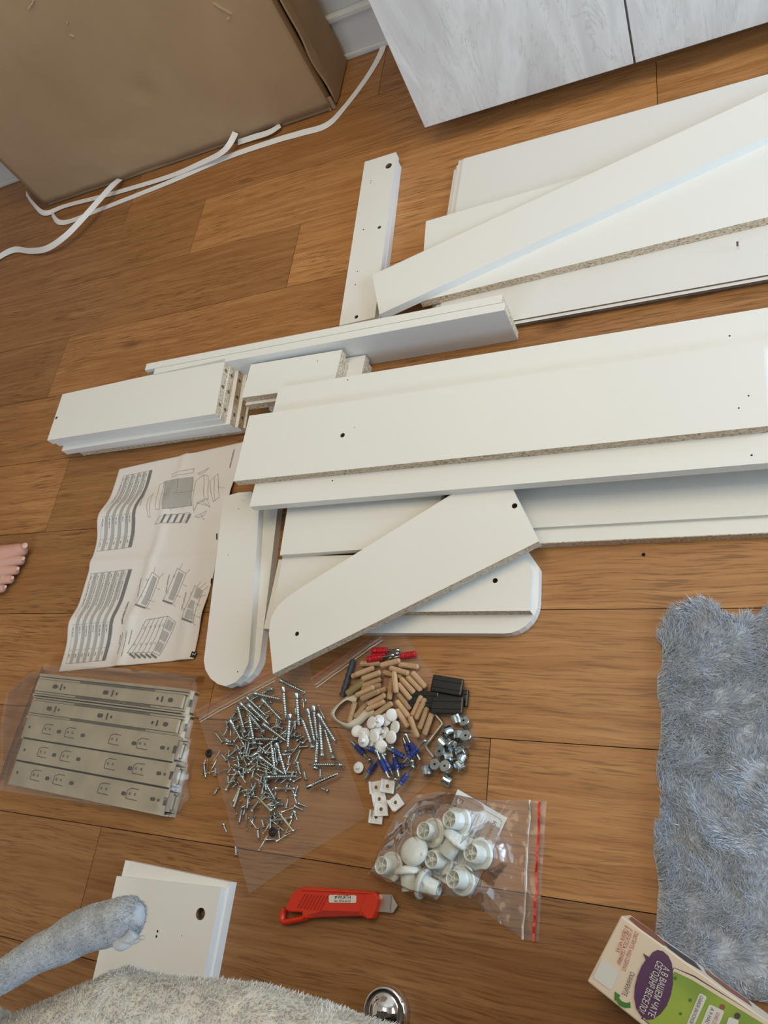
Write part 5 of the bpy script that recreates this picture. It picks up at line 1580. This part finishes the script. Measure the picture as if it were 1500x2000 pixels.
fo = mesh_obj('fur', strands('fur', np.array(roots), dirs, np.array(lens), .00050, 'rug_fur', 3, .45), rug); fo['kind'] = 'stuff'

# ================================================================== drink carton
def zj(X, Y, z): return P2(1100 + X / 3.75, 1740 + Y / 3.75, z)
JB, JT = .024, .084
A = Vector(zj(425, 180, JT)); B = Vector(zj(175, 663, JT)); C = Vector(zj(1500, 960, JT))
w_ = (B - A).length; up_j = (A - B).normalized(); ln_j = Vector((up_j.y, -up_j.x))
Lj = 0.195
juice = empty('drink_carton', (B.x, B.y, JB)); juice.rotation_euler = (0, 0, math.atan2(ln_j.y, ln_j.x))
tag(juice, 'cream drink carton with purple speech bubble lying at the edge of the rug', 'carton')
# local frame: x along the carton, y across toward the rug, z up
bm = bmesh.new(); box_bm(bm, 0, Lj, 0, w_, 0, JT - JB, 0, .0016)
mesh_obj('carton_body', bm_mesh('carton_body', bm, MAT['carton_cream']), juice)
def loc_j(X, Y):
    p = Vector(zj(X, Y, JT)); d = p - B
    return Vector((d.dot(ln_j), d.dot(Vector((-ln_j.y, ln_j.x)))))
HJ = JT - JB
def jp(name, pts, mt, lift=.0003, world=True, parent=juice):
    q = [loc_j(*p) if world else Vector(p) for p in pts]
    q = [Vector((min(max(p.x, .0006), Lj - .0006), min(max(p.y, .0006), w_ - .0006))) for p in q]
    if signed_area(q) < 0: q = q[::-1]
    return mesh_obj(name, new_mesh(name, [(p.x, p.y, HJ + lift) for p in q], [tuple(range(len(q)))], MAT[mt]), parent)
def jt(s, a, b, h, mt, lift=.0009, nm='lettering', bold=.004):
    a_, b_ = loc_j(*a), loc_j(*b); r = (b_ - a_).normalized(); u = Vector((-r.y, r.x))
    vv, ff, w = text_2d(s, 1.0, bold)
    sx = (b_ - a_).length / w; sy = h / .72
    mesh_obj(nm, new_mesh(nm, [((a_ + r * (x * sx) + u * (y * sy)).x, (a_ + r * (x * sx) + u * (y * sy)).y, HJ + lift) for x, y in vv], ff, MAT[mt]), juice)
# green field with cream border line
jp('field_border', [(812, 560), (960, 620), (1500, 945), (1900, 1200), (1500, 1900), (1150, 1650), (590, 945), (570, 935)], 'carton_dark', .0002)
jp('field_border', [(815, 566), (960, 632), (1490, 953), (1890, 1210), (1500, 1890), (1150, 1640), (600, 945), (585, 935)], 'carton_cream', .00030)
jp('green_field', [(815, 590), (950, 655), (1470, 975), (1880, 1230), (1500, 1880), (1150, 1620), (620, 960), (600, 940)], 'carton_green', .00045)
# speech bubble
bub = [(630,485),(655,450),(690,432),(730,440),(770,475),(795,525),(805,590),(805,680),(790,760),(760,840),(715,900),(660,940),(615,945),(570,915),(535,860),(520,780),(525,700),(545,620),(575,550),(605,505),(585,455)]
jp('speech_bubble', bub, 'carton_purple', .0007)
jt('А В ВАШЕМ ЧАТЕ', (738, 545), (622, 905), .0062, 'carton_bubble', .0011)
jt('СЕГОДНЯ ВЕСЕЛО?', (690, 505), (552, 875), .0062, 'carton_bubble', .0011)
jt('СМОТРИТЕ НАШ СЕРИАЛ', (527, 292), (428, 572), .0040, 'carton_redtext'); jt('И ДЕЛИТЕСЬ СЕРИЯМИ', (485, 270), (392, 530), .0040, 'carton_redtext'); jt('В СВОИХ ЧАТАХ', (455, 248), (385, 440), .0040, 'carton_redtext')
jt('СКАНИРУЙТЕ', (495, 585), (430, 755), .0046, 'carton_dark')
jp('blank_panel', round_poly([(285, 500), (412, 592), (352, 732), (220, 635)], 12, 3), 'carton_bubble', .0004)
jp('curved_arrow', [(378, 735), (420, 765), (408, 782), (430, 808), (465, 820), (492, 815), (495, 855), (455, 858), (410, 838), (388, 800), (376, 805)], 'carton_leaf', .0006)
jp('message_bubble', round_poly([(1000, 745), (1055, 775), (960, 985), (900, 985)], 16, 4), 'carton_bubble', .0007)
jp('message_bubble', round_poly([(1070, 828), (1182, 880), (1130, 1010), (1000, 1000)], 18, 4), 'carton_bubble', .0007)
jp('message_bubble', round_poly([(1215, 920), (1290, 950), (1260, 1030), (1180, 1020)], 14, 4), 'carton_bubble', .0007)
jt('САМОЕ ВКУСНОЕ', (1005, 762), (925, 965), .0030, 'carton_dark', .0011); jt('А У НАС', (1085, 850), (1040, 965), .0030, 'carton_dark', .0011); jt('ТОЖЕ СОК', (1125, 880), (1085, 985), .0030, 'carton_redtext', .0011)
for (X, Y, r, mt) in ((1165, 850, 22, 'carton_art'), (1275, 915, 24, 'carton_dark'), (820, 640, 14, 'carton_leaf'), (930, 800, 14, 'carton_leaf'), (860, 900, 12, 'carton_leaf')):
    jp('spot', [(X + r * math.cos(t), Y + r * math.sin(t)) for t in np.linspace(0, 2 * math.pi, 13)[:-1]], mt, .0006)
# picture print on the side that faces the rug
def side(name, pts, mt, lift=.0003):
    mesh_obj(name, new_mesh(name, [(x, w_ + lift, z) for x, z in pts], [tuple(range(len(pts)))[::-1]], MAT[mt]), juice)
side('side_art', [(.004, .010), (.030, .006), (.050, .030), (.046, .056), (.020, .058), (.006, .045)], 'carton_art')
side('side_art', [(.042, .020), (.075, .010), (.085, .040), (.070, .056), (.050, .050)], 'carton_dark', .0004)
side('side_art', [(.085, .008), (.13, .008), (.135, .035), (.11, .045), (.09, .035)], 'carton_art', .0003)
side('side_art', [(.150, .010), (.19, .010), (.19, .050), (.16, .045)], 'carton_redtext', .0003)
mesh_obj('end_fold', new_mesh('end_fold', [(-.0012, .003, .012), (-.0012, w_ - .003, .012), (-.0012, w_ - .003, .016), (-.0012, .003, .016), (0, .003, .012), (0, w_ - .003, .012), (0, w_ - .003, .016), (0, .003, .016)], [(0, 3, 2, 1), (0, 1, 5, 4), (2, 3, 7, 6), (0, 4, 7, 3), (1, 2, 6, 5)], MAT['carton_side']), juice)

# ================================================================== unseen seat added to carry the blanket and shade the floor; plush blanket
seat = empty('added_armchair', (-0.4, -0.60, 0)); tag(seat, 'unseen dark upholstered chair added under the grey blanket, shading the floor', 'added_armchair')
lbox(seat, 'cushion', -0.92, 0.06, -0.88, -0.34, 0.30, 0.425, MAT['seat_fabric'], .02)
lbox(seat, 'shading_backrest', -0.98, 0.12, -1.02, -0.90, 0.10, 0.82, MAT['seat_fabric'], .03)  # added to block the rear window light near the blanket
lbox(seat, 'shading_armrest', 0.08, 0.22, -0.90, -0.16, 0.08, 0.72, MAT['seat_fabric'], .03)  # added to keep the right window light off the lower floor
for sx in (-0.90, 0.15):
    for sy in (-0.96, -0.40):
        lbox(seat, 'leg', sx - .018, sx + .018, sy - .018, sy + .018, 0, .30 if sx < 0 else .10, MAT['steel_dark'])
blanket = empty('plush_blanket', (-0.45, -0.4, 0.46)); tag(blanket, 'light grey plush blanket draped over the seat at the bottom', 'blanket')
BLc = blanket.location
EY = -0.104
def blanket_pt(u, s):
    """u: 0..1 along x, s: arc position; front hem at s = 0, over the rim to the top, back and down"""
    x = -0.97 + 0.96 * u
    lump = .010 * noise.noise(Vector((x * 7, 2.2, s * 3))) + .005 * noise.noise(Vector((x * 19, s * 14, 4)))
    eyl = EY + .004 * math.sin(x * 17) + .006 * noise.noise(Vector((x * 9, 7.7, 0)))
    # left part sags away from the rim
    eyl -= .055 * max(0, min(1, (-0.44 - x) / .10))
    eyl -= .05 * max(0, min(1, (x + .16) / .10))
    if s < .10:            # hanging front, tucks back underneath
        t = s / .10
        y = eyl - .030 * (1 - t) ** 1.2; z = .425 + .055 * t
    elif s < .22:          # rounded rim
        t = (s - .10) / .12; a = math.pi / 2 * t
        y = eyl - .030 + .030 * math.cos(a); z = .480 + .026 * math.sin(a)
    elif s < .85:
        t = (s - .22) / .63
        y = eyl - .030 - .62 * t; z = .506 + lump * min(1, t * 8) - .012 * t
    else:
        t = (s - .85) / .15
        y = eyl - .65 - .05 * t; z = .494 - .03 * t + lump * (1 - t)
    return Vector((x, y, z))
v, f = [], []
nu, ns = 90, 100
for j in range(ns + 1):
    for i in range(nu + 1): v.append(blanket_pt(i / nu, j / ns) - BLc)
for j in range(ns):
    for i in range(nu):
        a = j * (nu + 1) + i; f.append((a, a + 1, a + nu + 2, a + nu + 1))
bo = mesh_obj('cloth', new_mesh('cloth', v, f, MAT['blanket_grey'], True), blanket)
m_ = bo.modifiers.new('t', 'SOLIDIFY'); m_.thickness = .006; m_.offset = 1
rr = np.random.default_rng(9)
roots, dirs, lens = [], [], []
while len(roots) < 80000:
    u = .2 + .72 * rr.random(); s = rr.random() ** 1.3 * .46
    p = blanket_pt(u, s); p2 = blanket_pt(u + .002, s); p3 = blanket_pt(u, s + .002)
    n_ = (p2 - p).cross(p3 - p)
    if n_.length < 1e-12: continue
    n_.normalize()
    if n_.z < -.3 or (s > .1 and n_.z < 0): n_ = -n_
    if s <= .12 and n_.y < 0: n_ = -n_
    a = 3 * noise.noise(Vector((p.x * 40, p.y * 40, 2)))
    d = n_ * .75 + Vector((math.cos(a), math.sin(a), 0)) * .55
    roots.append(p - BLc); dirs.append(d.normalized()); lens.append(.0022 + .0022 * rr.random())
dirs = np.array([tuple(d) for d in dirs]); dirs += rr.normal(size=dirs.shape) * .22; dirs /= np.linalg.norm(dirs, axis=1)[:, None]
fo = mesh_obj('nap', strands('nap', np.array([tuple(r) for r in roots]), dirs, np.array(lens), .00030, 'blanket_grey', 8, .4), blanket); fo['kind'] = 'stuff'
# rolled corner of the blanket pointing into the room
FZ = .525
fp = [(-120, 1990), (-40, 1936), (0, 1910), (50, 1878), (100, 1850), (150, 1826), (195, 1808), (232, 1796), (255, 1790), (274, 1787)]
fr = [.0120, .0118, .0118, .0122, .0130, .0140, .0155, .0160, .0140, .007]
cpts = catmull([P(a, b, FZ) for a, b in fp], 5)
rads = [fr[min(len(fr) - 1, int(i / 5))] + (fr[min(len(fr) - 1, int(i / 5) + 1)] - fr[min(len(fr) - 1, int(i / 5))]) * ((i % 5) / 5) for i in range(len(cpts))]
v, f = tube_data(cpts, rads, 22)
vv = []
for q in v:
    vv.append(q - BLc + Vector((noise.noise(q * 40), noise.noise(q * 40 + Vector((5, 0, 0))), noise.noise(q * 40 + Vector((0, 5, 0))))) * .0022)
ro = mesh_obj('rolled_corner', new_mesh('rolled_corner', vv, f, MAT['blanket_blue'], True), blanket)
me = ro.data
polys = [([me.vertices[i].co.copy() for i in p.vertices], p.normal.copy(), p.area) for p in me.polygons if len(p.vertices) == 4]
ar = np.array([p[2] for p in polys]); pick = rr.choice(len(polys), 26000, p=ar / ar.sum())
tx = (cpts[-1] - cpts[0]).normalized()
uv = rr.random((26000, 2))
roots = np.array([tuple(polys[i][0][0].lerp(polys[i][0][1], a).lerp(polys[i][0][3].lerp(polys[i][0][2], a), b)) for i, (a, b) in zip(pick, uv)]) - .0004 * np.array([tuple(polys[i][1]) for i in pick])
dirs = np.array([tuple(polys[i][1] * .55 + tx * .7) for i in pick]) + rr.normal(size=(26000, 3)) * .25; dirs /= np.linalg.norm(dirs, axis=1)[:, None]
n2 = mesh_obj('corner_nap', strands('corner_nap', roots, dirs, .0016 + .0014 * rr.random(26000), .00022, 'blanket_blue', 4, .4), ro); n2['kind'] = 'stuff'
# hem fold and loose thread at the tip
hp = catmull([P(a, b, FZ + .004) for a, b in ((262, 1822), (250, 1836), (236, 1842), (224, 1836))], 6)
v, f = tube_data(hp, [.0050] * (len(hp) - 4) + [.0045, .004, .003, .002], 12, .7); hm_ = mesh_obj('hem_fold', new_mesh('hem_fold', [q - BLc for q in v], f, MAT['blanket_blue'], True), ro)
for k, tp in enumerate((((232, 1838), (250, 1842), (262, 1836), (275, 1828), (282, 1828), (280, 1835), (268, 1834)), ((240, 1838), (252, 1844), (266, 1842), (274, 1836), (271, 1830)), ((205, 1797), (216, 1793), (222, 1797), (231, 1792), (236, 1799), (240, 1806)))):
    v, f = tube_data(catmull([P(a, b, FZ + .016 + .003 * (k == 2)) for a, b in tp], 6), .00045, 5); mesh_obj('loose_thread', new_mesh('loose_thread', [q - BLc for q in v], f, MAT['blanket_blue'], True), ro)

# ================================================================== chrome furniture foot
cq = P(752, 1977, .012)
chrome = empty('chrome_glide', (cq.x, cq.y, 0)); tag(chrome, 'round polished chrome foot on the floor beside the blanket', 'foot')
mesh_obj('rim', lathe('rim', [(0, 0), (.0262, 0), (.0285, .004), (.0290, .010), (.0275, .0155), (.0250, .0175), (.0235, .0165)], MAT['chrome'], 48), chrome)
mesh_obj('dome', lathe('dome', [(.0236, .0165), (.0215, .0150), (.0185, .0160), (.0150, .0200), (.0100, .0245), (.0050, .0265), (0, .0270)], MAT['chrome'], 48), chrome)

# ================================================================== bare foot at the left edge
def skin_mesh(name, verts, edges, radii, root, mt, sub=2):
    me = bpy.data.meshes.new(name); me.from_pydata([tuple(p) for p in verts], edges, []); me.update()
    o = bpy.data.objects.new(name, me); COL.objects.link(o)
    o.modifiers.new('skin', 'SKIN')
    lay_ = me.skin_vertices[0].data
    for i, r in enumerate(radii):
        lay_[i].radius = (r, r) if not isinstance(r, tuple) else r
        lay_[i].use_root = (i == root)
    s = o.modifiers.new('sub', 'SUBSURF'); s.levels = sub; s.render_levels = sub
    dg = bpy.context.evaluated_depsgraph_get()
    m2 = bpy.data.meshes.new_from_object(o.evaluated_get(dg))
    bpy.data.objects.remove(o, do_unlink=True)
    m2.materials.clear(); m2.materials.append(mt)
    m2.polygons.foreach_set('use_smooth', [True] * len(m2.polygons))
    return m2
person = empty('person', (-1.50, .42, 0), (0, 0, .07)); tag(person, 'bare foot of a person in dark trousers stepping in at the left edge', 'person')
PLc = Vector((-1.508, .432, 0))
fv = [(-1.535, .405, .095), (-1.545, .402, .20), (-1.555, .400, .34), (-1.575, .402, .035), (-1.49, .414, .064), (-1.44, .422, .044),
      # toe roots and joints, big toe first
      (-1.402, .449, .030), (-1.372, .459, .021), (-1.350, .465, .016),
      (-1.404, .429, .026), (-1.376, .437, .022), (-1.353, .441, .012),
      (-1.408, .412, .024), (-1.383, .417, .020), (-1.362, .420, .011),
      (-1.414, .395, .022), (-1.391, .399, .018), (-1.372, .401, .010),
      (-1.422, .379, .020), (-1.402, .381, .016), (-1.386, .383, .010)]
fe = [(0, 1), (1, 2), (0, 3), (0, 4), (4, 5), (5, 6), (6, 7), (7, 8), (5, 9), (9, 10), (10, 11), (5, 12), (12, 13), (13, 14), (5, 15), (15, 16), (16, 17), (5, 18), (18, 19), (19, 20)]
frd = [.036, .036, .048, .030, .038, .040, .026, .0165, .0145, .023, .0125, .0105, .021, .0118, .0100, .020, .0112, .0095, .018, .0108, .0090]
mesh_obj('body', skin_mesh('body', [Vector(p) - PLc for p in fv], fe, frd, 0, MAT['skin']), person)
for i, (x, y, z, r) in enumerate(((-1.345, .466, .0285, .0066), (-1.349, .441, .0205, .0046), (-1.358, .420, .019, .0042), (-1.368, .401, .0175, .0040), (-1.382, .383, .017, .0035))):
    v, f = lathe_data([(0, .0008), (r * .7, .0005), (r, -.0006)], 10)
    no = mesh_obj('toenail', new_mesh('toenail', v, f, MAT['nail'], True), person, Vector((x, y, z)) - PLc, (0, .35, 0))
v, f = tube_data([Vector(p) - PLc for p in ((-1.543, .412, .17), (-1.55, .411, .26), (-1.555, .41, .36), (-1.56, .41, .50))], [.060, .062, .066, .070], 18)
mesh_obj('trouser_leg', new_mesh('trouser_leg', v, f, MAT['trouser'], True), person)
